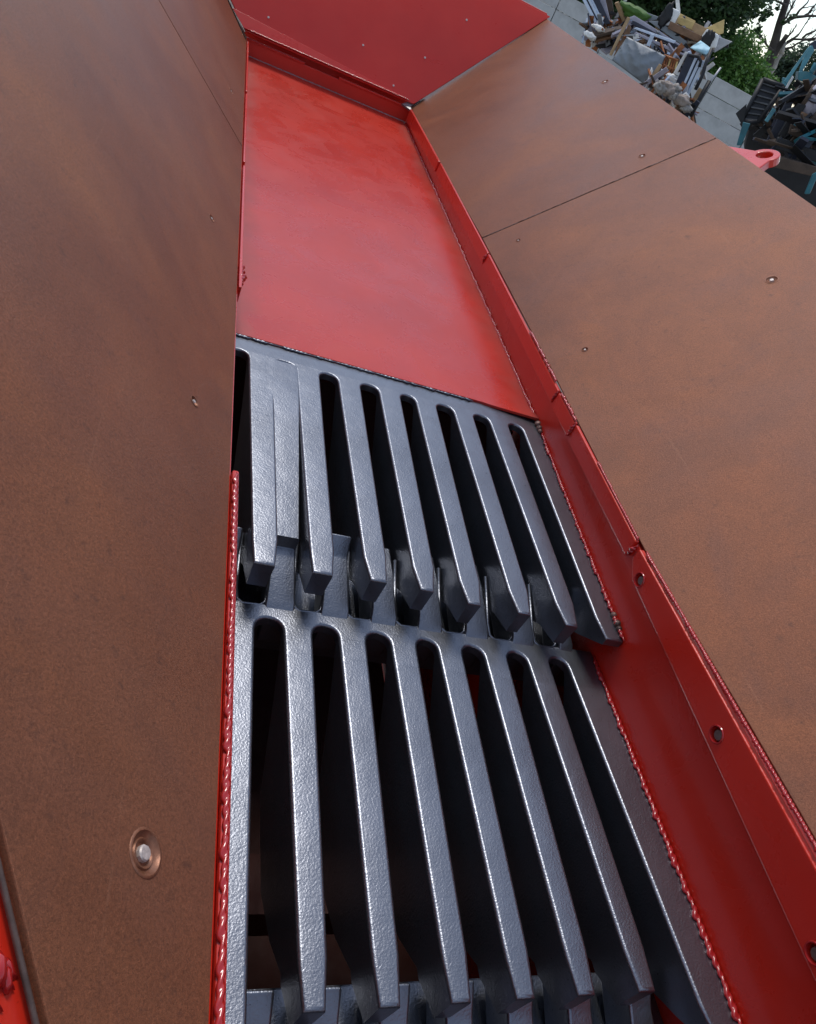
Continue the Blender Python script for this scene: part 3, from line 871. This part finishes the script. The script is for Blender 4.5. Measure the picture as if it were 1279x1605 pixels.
for a, b in (((1228, 74), (1262, 38)), ((1230, 70), (1285, 50)), ((1258, 60), (1290, 35)), ((1226, 78), (1278, 62)), ((1246, 27), (1270, -5)), ((1222, 36), (1250, -6)), ((1212, 80), (1188, 52)), ((1232, 8), (1200, -8)), ((1262, 24), (1282, 2)), ((1228, 66), (1244, 45))):
    twig(at(*a, 55.6), at(*b, 55.2), .075, 3)
finish(bm, 'twigs', M['bark'], bt, smooth=4)
crown('crown', [(at(1198, 12, 55), .75, .8), (at(1192, 26, 55), .5, .8), (at(1212, 0, 55), .7, .8), (at(1186, 46, 55), .45, .5), (at(1238, 30, 55), .35, .8), (at(1183, -10, 55), 1.2, .8)], 900, .14, M['leaf_dark'], bt)
leafy(-1.2, 47, 'low leafy shrub hanging over the wall at the upper end', [(at(915, 25, 46.5), .55, .8), (at(905, 12, 46.5), .6, .8), (at(925, 34, 46.3), .35, .8)], 900, .12, M['leaf_dark'], (-9, 3.3), .08, None, 'bush') if False else None

# scrap heap -----------------------------------------------------------
Mx = {
 'steel_blue': simple('pale_blue_metal', (.52, .60, .72), .4, .2, .15, 3, .1),
 'navy': simple('dark_navy_metal', (.025, .03, .05), .5, .2, .3, 4, .1),
 'grey': simple('dull_grey_sheet', (.20, .22, .24), .55, .2, .25, 2, .15),
 'grey_l': simple('light_grey_sheet', (.42, .42, .44), .5, .3, .2, 3, .15),
 'lav': simple('faded_lavender_board', (.36, .34, .40), .6, 0, .25, 3, .15),
 'white': simple('dirty_white_board', (.72, .70, .66), .7, 0, .18, 5, .2),
 'foam': simple('white_foam', (.80, .79, .76), .85, 0, .12, 6, .4),
 'tan': simple('tan_cardboard', (.46, .31, .17), .8, 0, .25, 4, .15),
 'yellow': simple('yellow_wood', (.58, .42, .17), .7, 0, .25, 5, .15),
 'brown': simple('brown_timber', (.20, .11, .06), .75, 0, .4, 6, .3),
 'brown_d': simple('dark_weathered_timber', (.075, .05, .035), .8, 0, .4, 6, .3),
 'orange': simple('rusty_orange_metal', (.34, .12, .04), .6, .2, .5, 8, .3),
 'black': simple('black_scrap', (.014, .014, .016), .6, .1, .4, 5, .2),
 'cyan': simple('pale_blue_tarp', (.36, .58, .66), .6, 0, .15, 5, .3),
 'teal': simple('teal_paint', (.015, .13, .165), .4, .1, .3, 3, .1, .2),
 'teal_l': simple('worn_teal_paint', (.08, .25, .30), .45, .1, .35, 3, .1),
 'rub': simple('pale_brown_rubble', (.33, .27, .23), .9, 0, .45, 5, .6),
 'rub_l': simple('chalky_rubble', (.36, .33, .30), .9, 0, .5, 9, .9),
 'rub_d': simple('dark_heap_soil', (.10, .085, .07), .95, 0, .5, 2, .6),
 'glass': simple('smoky_glass', (.03, .04, .05), .08, 0, .2, 2, 0),
}
def slab(name, quad, D, th, m, label, cat, group=None, tilt=0.0, parent=None, bevel=.01):
    """board or sheet from outline corners (photo px) at depth D (a number or one per corner), thickness th"""
    Ds = D if hasattr(D, '__len__') else [D] * len(quad)
    ps = [at(x, y, d) for (x, y), d in zip(quad, Ds)]
    n = (ps[1] - ps[0]).cross(ps[-1] - ps[0]).normalized()
    if n.dot(UF) < 0: n = -n
    bm = bmesh.new(); add_prism(bm, ps, n * th)
    c = sum(ps, Vector()) / len(ps)
    o = finish(bm, name, m, parent, origin=c, bevel=bevel)
    if not parent: tag(o, label, cat, group)
    return o
def zq(pts): return [(880 + x * .2189, y * .2189) for x, y in pts]

# mound the loose scrap lies on
bm = bmesh.new()
hc = yard(-1.9, 23.4, 0)
rg = []
for j in range(9):
    t = j / 8
    ring = []
    for k in range(40):
        th = 2 * pi * k / 40
        p = hc + US * cos(th) * (4.2 - 3.2 * t) + UF * sin(th) * (3.2 - 2.4 * t) + UZ * (2.7 * t ** .9 - .05)
        nz = mnoise.noise(p * 1.3) * .35 + mnoise.noise(p * 4) * .15
        ring.append(bm.verts.new(p + Vector((nz, nz * .6, nz * .7 if j else 0))))
    rg.append(ring)
for j in range(8):
    for k in range(40): bm.faces.new((rg[j][k], rg[j][(k + 1) % 40], rg[j + 1][(k + 1) % 40], rg[j + 1][k]))
bm.faces.new(rg[-1])
tag(finish(bm, 'rubble', Mx['rub_d']), 'dark mound of broken rubble under the scrap', None, None, 'stuff')

def frame_bundle(name, quad, D, label, cat, strips):
    """panel built of long strips side by side; strips: list of (t0, t1, material, proud)"""
    A, B, C_, D_ = [at(x, y, D) for x, y in quad]
    n = (B - A).cross(D_ - A).normalized()
    if n.dot(UF) > 0: n = -n
    c = (A + B + C_ + D_) / 4
    t = empty(name, c, label, cat)
    for t0, t1, m, pz in strips:
        bm = bmesh.new()
        add_prism(bm, [A.lerp(B, t0) + n * pz, A.lerp(B, t1) + n * pz, D_.lerp(C_, t1) + n * pz, D_.lerp(C_, t0) + n * pz], -n * .07)
        finish(bm, 'strip', m, t, bevel=.008)
    return t
frame_bundle('frame_bundle', zq([(120, -60), (245, -60), (350, 168), (250, 190)]), 22.5, 'bundle of pale blue and navy frames leaning at the upper end of the heap', 'frames',
             [(0, .22, Mx['steel_blue'], .03), (.22, .32, Mx['navy'], 0), (.32, .5, Mx['steel_blue'], .03), (.5, .62, Mx['steel_blue'], .01), (.62, 1, Mx['navy'], 0)])
slab('board', zq([(255, -60), (300, -60), (352, 160), (325, 170)]), 22.6, .05, Mx['lav'], 'greyish board leaning against the blue and navy frames', 'board')
slab('board', zq([(300, -60), (350, -60), (375, 90), (352, 150)]), 22.8, .06, Mx['brown_d'], 'dark weathered board behind the blue and navy frames', 'board')
# tangle of old planks
for i, (q, m, lb) in enumerate([
    ([(200, 235), (420, 180), (440, 200), (215, 262)], 'brown_d', 'dark plank on top of the plank tangle'),
    ([(230, 262), (445, 215), (450, 235), (240, 292)], 'brown', 'brown plank across the middle of the plank tangle'),
    ([(255, 300), (400, 225), (410, 262), (300, 318)], 'grey_l', 'pale grey plank in the plank tangle'),
    ([(240, 322), (430, 262), (432, 290), (280, 345)], 'black', 'blackened plank low in the plank tangle'),
    ([(280, 345), (420, 282), (410, 330), (320, 378)], 'lav', 'faded plank lowest in the plank tangle'),
    ([(300, 200), (440, 170), (452, 186), (318, 222)], 'brown', 'short brown plank uppermost by the blue frames')]):
    slab('plank', zq(q), [22 + .1 * i + random.uniform(-.2, .2) for _ in range(4)], .07, Mx[m], lb, 'plank', 'planks in the scrap heap')
def lump(name, c, r, m, label=None, cat=None, group=None, sq=(1, 1, 1), parent=None):
    bm = bmesh.new()
    bmesh.ops.create_icosphere(bm, subdivisions=3, radius=1)
    s0 = Vector((random.uniform(0, 50), 0, 0))
    for v in bm.verts:
        k = 1 + .45 * mnoise.noise(v.co * 1.4 + s0) + .4 * mnoise.noise(v.co * 3.5 + s0) + .2 * mnoise.noise(v.co * 8 + s0)
        v.co = c + (US * v.co.x * sq[0] + UF * v.co.y * sq[1] + UZ * v.co.z * sq[2]) * r * k
    o = finish(bm, name, m, parent, origin=c, smooth=4)
    if label: tag(o, label, cat, group)
    return o
def Z(x, y, D): return at(880 + x * .2189, y * .2189, D)
lump('sack', Z(205, 255, 21.6), .11, Mx['foam'], 'small white sack at the lower left edge of the plank tangle', 'sack', None, (1.3, .8, .7))
lump('sack', Z(265, 200, 22.0), .10, Mx['white'], 'little dirty white bundle below the blue frames', 'sack', None, (1.6, .8, .6))
slab('post', zq([(340, 392), (358, 400), (492, 130), (472, 118)]), 21.2, .09, Mx['tan'], 'tan timber post standing on end left of the grey metal sheet', 'post')
slab('board', zq([(372, 400), (420, 430), (500, 200), (482, 170)]), 21.6, .06, Mx['brown'], 'brown board just behind the tan post', 'board')
# bent grey sheet with pressed ridges
bm = bmesh.new()
c4 = [Z(470, 262, 21.0), Z(745, 400, 20.8), Z(640, 640, 20.6), Z(360, 430, 20.8)]
NU = 18
gv = []
for j in range(NU + 1):
    row = []
    for i in range(NU + 1):
        u, v = i / NU, j / NU
        p = c4[0].lerp(c4[1], u).lerp(c4[3].lerp(c4[2], u), v)
        bulge = .16 * sin(u * pi) * sin((.15 + .85 * v) * pi)
        dd = abs((u - .5) * 1.2) + v * .9
        ridge = .035 * (1 if (dd % .34) > .28 else 0)
        row.append(bm.verts.new(p - UF * (bulge + ridge)))
    gv.append(row)
for j in range(NU):
    for i in range(NU): bm.faces.new((gv[j][i], gv[j][i + 1], gv[j + 1][i + 1], gv[j + 1][i]))
gs = finish(bm, 'metal_sheet', Mx['grey'], origin=sum(c4, Vector()) / 4, smooth=radians(50))
sm = gs.modifiers.new('thick', 'SOLIDIFY'); sm.thickness = .02; sm.offset = 1
tag(gs, 'bulging dull grey metal sheet with pressed curved ridges', 'metal sheet')
for i, (q, m, lb, D) in enumerate([
    ([(455, 95), (560, 70), (720, 130), (640, 150)], 'grey', 'crumpled grey sheet at the top of the heap under the green moss', 22.6),
    ([(480, 130), (520, 110), (910, 355), (880, 372)], 'lav', 'long lavender grey board uppermost of the fanned boards', 22.0),
    ([(490, 165), (525, 150), (850, 330), (830, 350)], 'navy', 'long dark board between the pale fanned boards', 21.9),
    ([(515, 205), (535, 195), (820, 292), (805, 312)], 'steel_blue', 'long pale blue board of the fanned boards', 21.7),
    ([(515, 240), (535, 228), (900, 395), (880, 415)], 'lav', 'long lavender grey board lowest of the fanned boards', 21.6),
    ([(620, 150), (700, 150), (900, 300), (870, 330)], 'grey', 'wide grey board behind the fanned boards', 22.3)]):
    slab('board', zq(q), D, .08, Mx[m], lb, 'board', 'boards fanned out over the heap')
slab('batten', zq([(640, 240), (668, 248), (632, 336), (606, 326)]), 21.5, .06, Mx['steel_blue'], 'short pale blue batten crossing the fanned boards', 'batten')
slab('batten', zq([(510, 255), (548, 240), (552, 272), (516, 288)]), 21.4, .08, Mx['white'], 'small white block at the left end of the fanned boards', 'block')
slab('board', zq([(700, 180), (760, 150), (1010, 270), (990, 310)]), 22.4, .3, Mx['brown'], 'thick brown timber under the open crate', 'timber')
# open crate with a yellow panel
cr = empty('crate', Z(900, 240, 22.6), 'open tan crate with a yellow inside panel on top of the heap', 'crate')
for q, m, D, th in (([(780, 150), (1000, 255), (985, 305), (760, 205)], 'brown', 22.2, .05), ([(835, 115), (955, 160), (930, 215), (825, 165)], 'yellow', 22.5, .04), ([(955, 160), (1045, 205), (1000, 260), (925, 215)], 'tan', 22.55, .04), ([(850, 95), (960, 150), (955, 165), (840, 118)], 'yellow', 22.9, .04), ([(780, 145), (830, 125), (835, 165), (785, 195)], 'tan', 22.4, .04)):
    slab('panel', zq(q), D, th, Mx[m], None, None, parent=cr)
# white foam blocks with a dark hole
for q, hole, lb, D in (([(765, 42), (850, 78), (800, 190), (690, 175), (700, 120)], (752, 112, .16, .24), 'white foam block with a dark round hollow beside the pale stick', 22.3),
                       ([(1040, 205), (1130, 250), (1105, 345), (1050, 340), (1000, 268)], (1046, 290, .16, .26), 'white foam block with a dark hollow above the blue tarp', 21.9)):
    o = slab('foam_block', zq(q), D, .35, Mx['foam'], lb, 'foam block', bevel=.04)
    c = Z(hole[0], hole[1], D - .02); tmp = lump('hollow', c, hole[2], Mx['black'], parent=o, sq=(.8, .25, 1.35))
slab('stick', zq([(812, -40), (838, -40), (852, 85), (822, 70)]), 22.6, .05, Mx['white'], 'pale stick standing upright on top of the heap', 'stick')
slab('board', zq([(1035, 200), (1168, 138), (1160, 238), (1130, 248)]), 22.4, .04, Mx['yellow'], 'yellowish triangular board jutting out at the right of the heap', 'board')
slab('metal_sheet', zq([(1120, 262), (1225, 298), (1095, 378), (1090, 345)]), 22.2, .02, Mx['grey_l'], 'light grey sheet corner below the triangular board', 'metal sheet')
# crumpled tarp
bm = bmesh.new(); tg = []
q4 = [Z(920, 345, 21.2), Z(995, 295, 21.4), Z(1070, 350, 21.2), Z(1035, 395, 21.0)]
for j in range(11):
    row = []
    for i in range(11):
        u, v = i / 10, j / 10
        p = q4[0].lerp(q4[1], u).lerp(q4[3].lerp(q4[2], u), v)
        row.append(bm.verts.new(p - UF * (.14 * mnoise.noise(p * 6) + .12 * sin(u * pi) * sin(v * pi))))
    tg.append(row)
for j in range(10):
    for i in range(10): bm.faces.new((tg[j][i], tg[j][i + 1], tg[j + 1][i + 1], tg[j + 1][i]))
tp = finish(bm, 'tarp', Mx['cyan'], origin=sum(q4, Vector()) / 4, smooth=radians(60))
s_ = tp.modifiers.new('thick', 'SOLIDIFY'); s_.thickness = .015
tag(tp, 'crumpled pale blue tarp hanging over the striped panel', 'tarp')
# rusty basket of bars
bk = empty('basket', Z(770, 470, 20.9), 'rusty orange wire basket below the fanned boards', 'basket')
for k in range(7):
    t = k / 6
    bm = bmesh.new(); add_tube(bm, [Z(735 + 95 * t, 395 + 40 * t, 20.9), Z(690 + 105 * t, 520 + 50 * t, 20.8)], .022, 6)
    finish(bm, 'bar', Mx['orange' if k % 3 else 'yellow'], bk, smooth=4)
for k in range(3):
    t = k / 2
    bm = bmesh.new(); add_tube(bm, [Z(735 - 45 * t, 395 + 125 * t, 20.85), Z(835 - 40 * t, 435 + 135 * t, 20.85)], .025, 6)
    finish(bm, 'bar', Mx['orange'], bk, smooth=4)
slab('backing', zq([(735, 395), (850, 440), (800, 575), (685, 520)]), 21.0, .04, Mx['brown_d'], None, None, parent=bk)
slab('batten', zq([(800, 525), (822, 535), (905, 378), (888, 368)]), 20.6, .05, Mx['white'], 'white batten standing left of the striped panel', 'batten')
slab('batten', zq([(645, 610), (672, 625), (700, 575), (685, 560)]), 20.2, .05, Mx['white'], 'short white batten poking up behind the hopper rim', 'batten')
lump('sack', Z(785, 553, 20.4), .09, Mx['white'], 'off white rag at the foot of the rusty basket', 'rag', None, (1.4, .7, .7))
slab('board', zq([(610, 590), (640, 610), (720, 470), (700, 455)]), 20.5, .06, Mx['tan'], 'tan board between the grey sheet and the rusty basket', 'board')
frame_bundle('striped_panel', zq([(905, 380), (1030, 440), (890, 730), (800, 640)]), 20.5, 'black panel with pale blue bars standing at the right end of the heap', 'panel',
             [(0, .42, Mx['navy'], 0), (.42, .56, Mx['steel_blue'], .05), (.56, .64, Mx['navy'], 0), (.64, .80, Mx['steel_blue'], .05), (.80, .84, Mx['navy'], 0), (.84, 1.0, Mx['steel_blue'], .04)])
bm = bmesh.new(); add_tube(bm, [Z(915, 395, 20.3), Z(980, 405, 20.3), Z(1000, 440, 20.3), Z(985, 480, 20.3)], .035, 7)
tag(finish(bm, 'pipe', Mx['black'], origin=Z(980, 405, 20.3), smooth=4), 'bent black pipe over the top of the striped panel', 'pipe')
bm = bmesh.new(); add_tube(bm, [Z(1075, 350, 20.6), Z(1035, 450, 20.4), Z(1010, 540, 20.3), Z(960, 640, 20.2)], .04, 7)
tag(finish(bm, 'pipe', Mx['black'], origin=Z(1010, 540, 20.3), smooth=4), 'black pipe running down the right side of the striped panel', 'pipe')
# pale rubble at the foot
for i, (x, y, r, lb) in enumerate([(715, 625, .17, 'pale rubble lump first along the hopper rim'), (775, 640, .20, 'pale rubble lump below the striped panel'), (815, 690, .17, 'brown white rubble lump in the middle of the row'), (860, 720, .19, 'rubble lump beside the foot of the striped panel'), (895, 775, .14, 'last rubble lump next to the dark pole'), (745, 610, .12, 'small rubble lump on top of the row'), (825, 630, .11, 'small rubble lump against the black panel')]):
    lump('rubble_lump', Z(x, y, 19.8), r * .8, Mx['rub'] if i % 2 else Mx['rub_l'], lb, 'rubble', 'rubble lumps along the hopper rim', (1.2, .9, .8))
slab('board', zq([(905, 760), (945, 790), (1015, 650), (985, 625)]), 20.8, .05, Mx['tan'], 'light brown board between the striped panel and the dark pole', 'board')
bm = bmesh.new(); add_tube(bm, [Z(925, 830, 20.0), Z(1000, 690, 20.2), Z(1060, 580, 20.3)], .05, 7)
tag(finish(bm, 'pole', Mx['black'], origin=Z(1000, 690, 20.2), smooth=4), 'dark pole leaning in front of the concrete wall', 'pole')
bm = bmesh.new(); add_tube(bm, [Z(1050, 610, 20.4), Z(1140, 485, 20.6)], .022, 7)
tag(finish(bm, 'rod', Mx['grey_l'], origin=Z(1050, 610, 20.4), smooth=4), 'thin grey rod sticking up from the dark pole', 'rod')
lump('moss', Z(510, 85, 22.5), .22, M['leaf_mid'], 'clump of green weeds on the crumpled grey sheet', 'weeds', None, (1.5, .8, .6))
# tangle of small broken pieces filling the heap between the larger ones
def tangle(name, label, spots, n, mats, lo, hi):
    bm = bmesh.new()
    for _ in range(n):
        c = random.choice(spots)() 
        a = Vector((random.gauss(0, 1), random.gauss(0, 1), random.gauss(0, 1))).normalized(); b = a.cross(Vector((.3, .5, .8))).normalized(); d = a.cross(b)
        k0 = len(bm.faces)
        add_box(bm, c, (random.uniform(lo, hi), random.uniform(.015, .09), random.uniform(.006, .03)), (a, b, d))
        bm.faces.ensure_lookup_table(); mi = random.randrange(len(mats))
        for f in bm.faces[k0:]: f.material_index = mi
    o = finish(bm, name, mats[0])
    for m in mats[1:]: o.data.materials.append(m)
    return tag(o, label, None, None, 'stuff')
def spot(x0, y0, x1, y1, D0, D1, fn):
    def f():
        t, u = random.random(), random.gauss(0, 1)
        return fn(x0 + (x1 - x0) * t + u * 35, y0 + (y1 - y0) * t + u * 20 + random.uniform(-30, 30), random.uniform(D0, D1))
    return f
tangle('scrap_tangle', 'tangle of small broken scrap pieces packed inside the heap',
       [spot(430, 140, 880, 340, 22.2, 23.2, Z), spot(200, 230, 440, 260, 22.2, 22.8, Z), spot(430, 250, 700, 470, 21.6, 22.6, Z), spot(700, 420, 1000, 480, 21.2, 22.3, Z), spot(660, 580, 900, 780, 20.0, 20.6, Z), spot(800, 230, 1080, 320, 22.6, 23.2, Z)],
       420, [Mx[k] for k in ('black', 'navy', 'brown_d', 'grey', 'brown', 'grey_l', 'white', 'tan', 'lav', 'orange', 'steel_blue')], .06, .42)

# stack at the far right ----------------------------------------------
def zr(pts): return [(1080 + x * .2056, y * .2056) for x, y in pts]
def R_(x, y, D): return at(1080 + x * .2056, y * .2056, D)
rk = empty('rack', R_(520, 780, 17), 'black slatted metal rack leaning at the top of the teal pile', 'rack')
A, B, C_, D_ = R_(560, 610, 17.2), R_(715, 665, 17.2), R_(520, 940, 16.9), R_(400, 930, 16.9)
n_ = (B - A).cross(D_ - A).normalized(); n_ = n_ if n_.dot(UF) < 0 else -n_
bm = bmesh.new(); add_prism(bm, [A, B, C_, D_], -n_ * .05); finish(bm, 'back_panel', Mx['black'], rk)
for k in range(7):
    t = (k + .4) / 7
    p, q = A.lerp(D_, t), B.lerp(C_, t)
    bm = bmesh.new(); add_prism(bm, [p.lerp(q, .05) + n_ * .03, p.lerp(q, .95) + n_ * .03, p.lerp(q, .95) + n_ * .03 + (D_ - A) * .035, p.lerp(q, .05) + n_ * .03 + (D_ - A) * .035], -n_ * .05)
    finish(bm, 'slat', simple('worn_black_slat', (.09, .09, .09), .6, .2, .6, 5) if k == 0 else bpy.data.materials['worn_black_slat'], rk, bevel=.005)
for p, q in ((A, D_), (B, C_), (A, B), (D_, C_)):
    bm = bmesh.new(); add_tube(bm, [p + n_ * .02, q + n_ * .02], .045, 6); finish(bm, 'rail', Mx['black'], rk, smooth=4)
slab('sheet', zr([(355, 865), (440, 790), (420, 935), (395, 940)]), 16.8, .05, Mx['black'], 'black sheet corner below the slatted rack', 'sheet')
slab('post', zr([(412, 930), (468, 945), (400, 1110), (362, 1108)]), 16.5, .12, Mx['teal'], 'bright teal post below the slatted rack', 'post')
slab('post', zr([(640, 820), (665, 840), (600, 935), (575, 920)]), 16.4, .06, Mx['teal_l'], 'pale worn teal strip beside the slatted rack', 'strip')
slab('post', zr([(900, 370), (935, 340), (745, 640), (722, 620)]), 18.0, .08, Mx['teal_l'], 'slanting teal bar running up to the teal machine', 'bar')
slab('post', zr([(715, 700), (735, 700), (800, 590), (790, 575)]), 17.4, .06, Mx['white'], 'short white stick at the foot of the slanting teal bar', 'stick')
# teal machine: cab with roof, posts, glass and body
tm = empty('machine', R_(900, 560, 19), 'teal machine cab with a dark roof at the right border', 'machine')
for nm, q, D, th, m in (('roof', [(925, 330), (1080, 240), (1100, 330), (935, 385)], 19.0, .5, 'navy'), ('body', [(835, 545), (900, 545), (1090, 640), (1090, 700), (960, 655), (830, 610)], 18.6, .9, 'teal'),
                        ('window', [(930, 540), (1090, 500), (1090, 620), (915, 600)], 19.1, .1, 'glass'), ('post', [(895, 380), (940, 345), (955, 385), (860, 550), (835, 555)], 18.8, .12, 'teal_l'), ('panel', [(715, 590), (770, 600), (740, 660), (710, 640)], 18.8, .3, 'teal_l')):
    slab(nm, zr(q), D, th, Mx[m], None, None, parent=tm)
for (x0_, y0_, x1_, y1_) in ((905, 600, 970, 480), (960, 655, 1040, 480)):
    bm = bmesh.new(); add_tube(bm, [R_(x0_, y0_, 18.7), R_(x1_, y1_, 18.7)], .05, 6); finish(bm, 'rail', Mx['teal'], tm, smooth=4)
# white drum
dr = empty('drum', R_(930, 800, 16.6), 'pale drum lying on the dark timbers at the right border', 'drum')
bm = bmesh.new(); ax_a, ax_b = R_(905, 760, 16.6), R_(1160, 885, 16.4)
add_tube(bm, [ax_a, ax_a.lerp(ax_b, .03), ax_a.lerp(ax_b, .3), ax_a.lerp(ax_b, .32), ax_a.lerp(ax_b, .34), ax_b], [.20, .30, .30, .315, .30, .30], 20); finish(bm, 'shell', Mx['lav'], dr, smooth=radians(50))
bm = bmesh.new(); add_tube(bm, [R_(880, 745, 16.5), R_(905, 757, 16.5)], .22, 16); finish(bm, 'lid', Mx['brown_d'], dr, smooth=radians(50))
# dark beams and timbers
for i, (q, D, m, lb) in enumerate([
    ([(700, 690), (860, 735), (850, 800), (690, 745)], 17.2, 'brown_d', 'dark timber beneath the slanting teal bar'),
    ([(770, 720), (815, 735), (660, 1090), (590, 1080)], 16.6, 'navy', 'dark steel beam slanting down left of the drum'),
    ([(830, 790), (900, 800), (720, 1060), (680, 1030)], 16.3, 'black', 'black steel beam slanting down beside the drum'),
    ([(860, 850), (1180, 985), (1160, 1040), (840, 905)], 16.2, 'brown', 'brown timber directly below the drum'),
    ([(780, 950), (1180, 1110), (1160, 1190), (760, 1020)], 16.0, 'brown_d', 'dark weathered timber in the middle of the stack'),
    ([(680, 1050), (1180, 1220), (1160, 1300), (650, 1130)], 15.8, 'black', 'blackened timber low in the stack'),
    ([(640, 1180), (1180, 1330), (1180, 1400), (620, 1270)], 15.5, 'brown_d', 'dark timber lowest in the stack above the hopper rim'),
    ([(940, 1330), (1000, 1300), (920, 1480), (880, 1480)], 15.0, 'teal', 'dark teal strip near the hopper rim at the right border'),
    ([(1000, 1480), (1100, 1400), (1120, 1500), (980, 1560)], 14.9, 'white', 'pale slab touching the hopper rim at the right border')]):
    slab('beam', zr(q), D, .3 if i < 7 else .08, Mx[m], lb, 'beam', 'beams in the teal pile' if i < 7 else None)
slab('bin', zr([(470, 930), (700, 800), (850, 850), (1250, 1050), (1250, 1700), (560, 1700), (420, 1130)]), 17.9, 1.2, Mx['black'], 'big black scrap bin behind the beams and the teal post', 'bin', bevel=.05)
tangle('scrap_tangle', 'tangle of dark metal pieces jammed between the beams and the teal post',
       [spot(520, 1000, 740, 860, 17.0, 17.6, R_), spot(600, 1080, 900, 1200, 15.6, 16.6, R_), spot(800, 700, 960, 760, 16.4, 17.2, R_), spot(850, 900, 1000, 1100, 15.8, 16.3, R_)],
       90, [Mx[k] for k in ('black', 'navy', 'black', 'brown_d', 'black', 'brown_d', 'teal')], .06, .5)
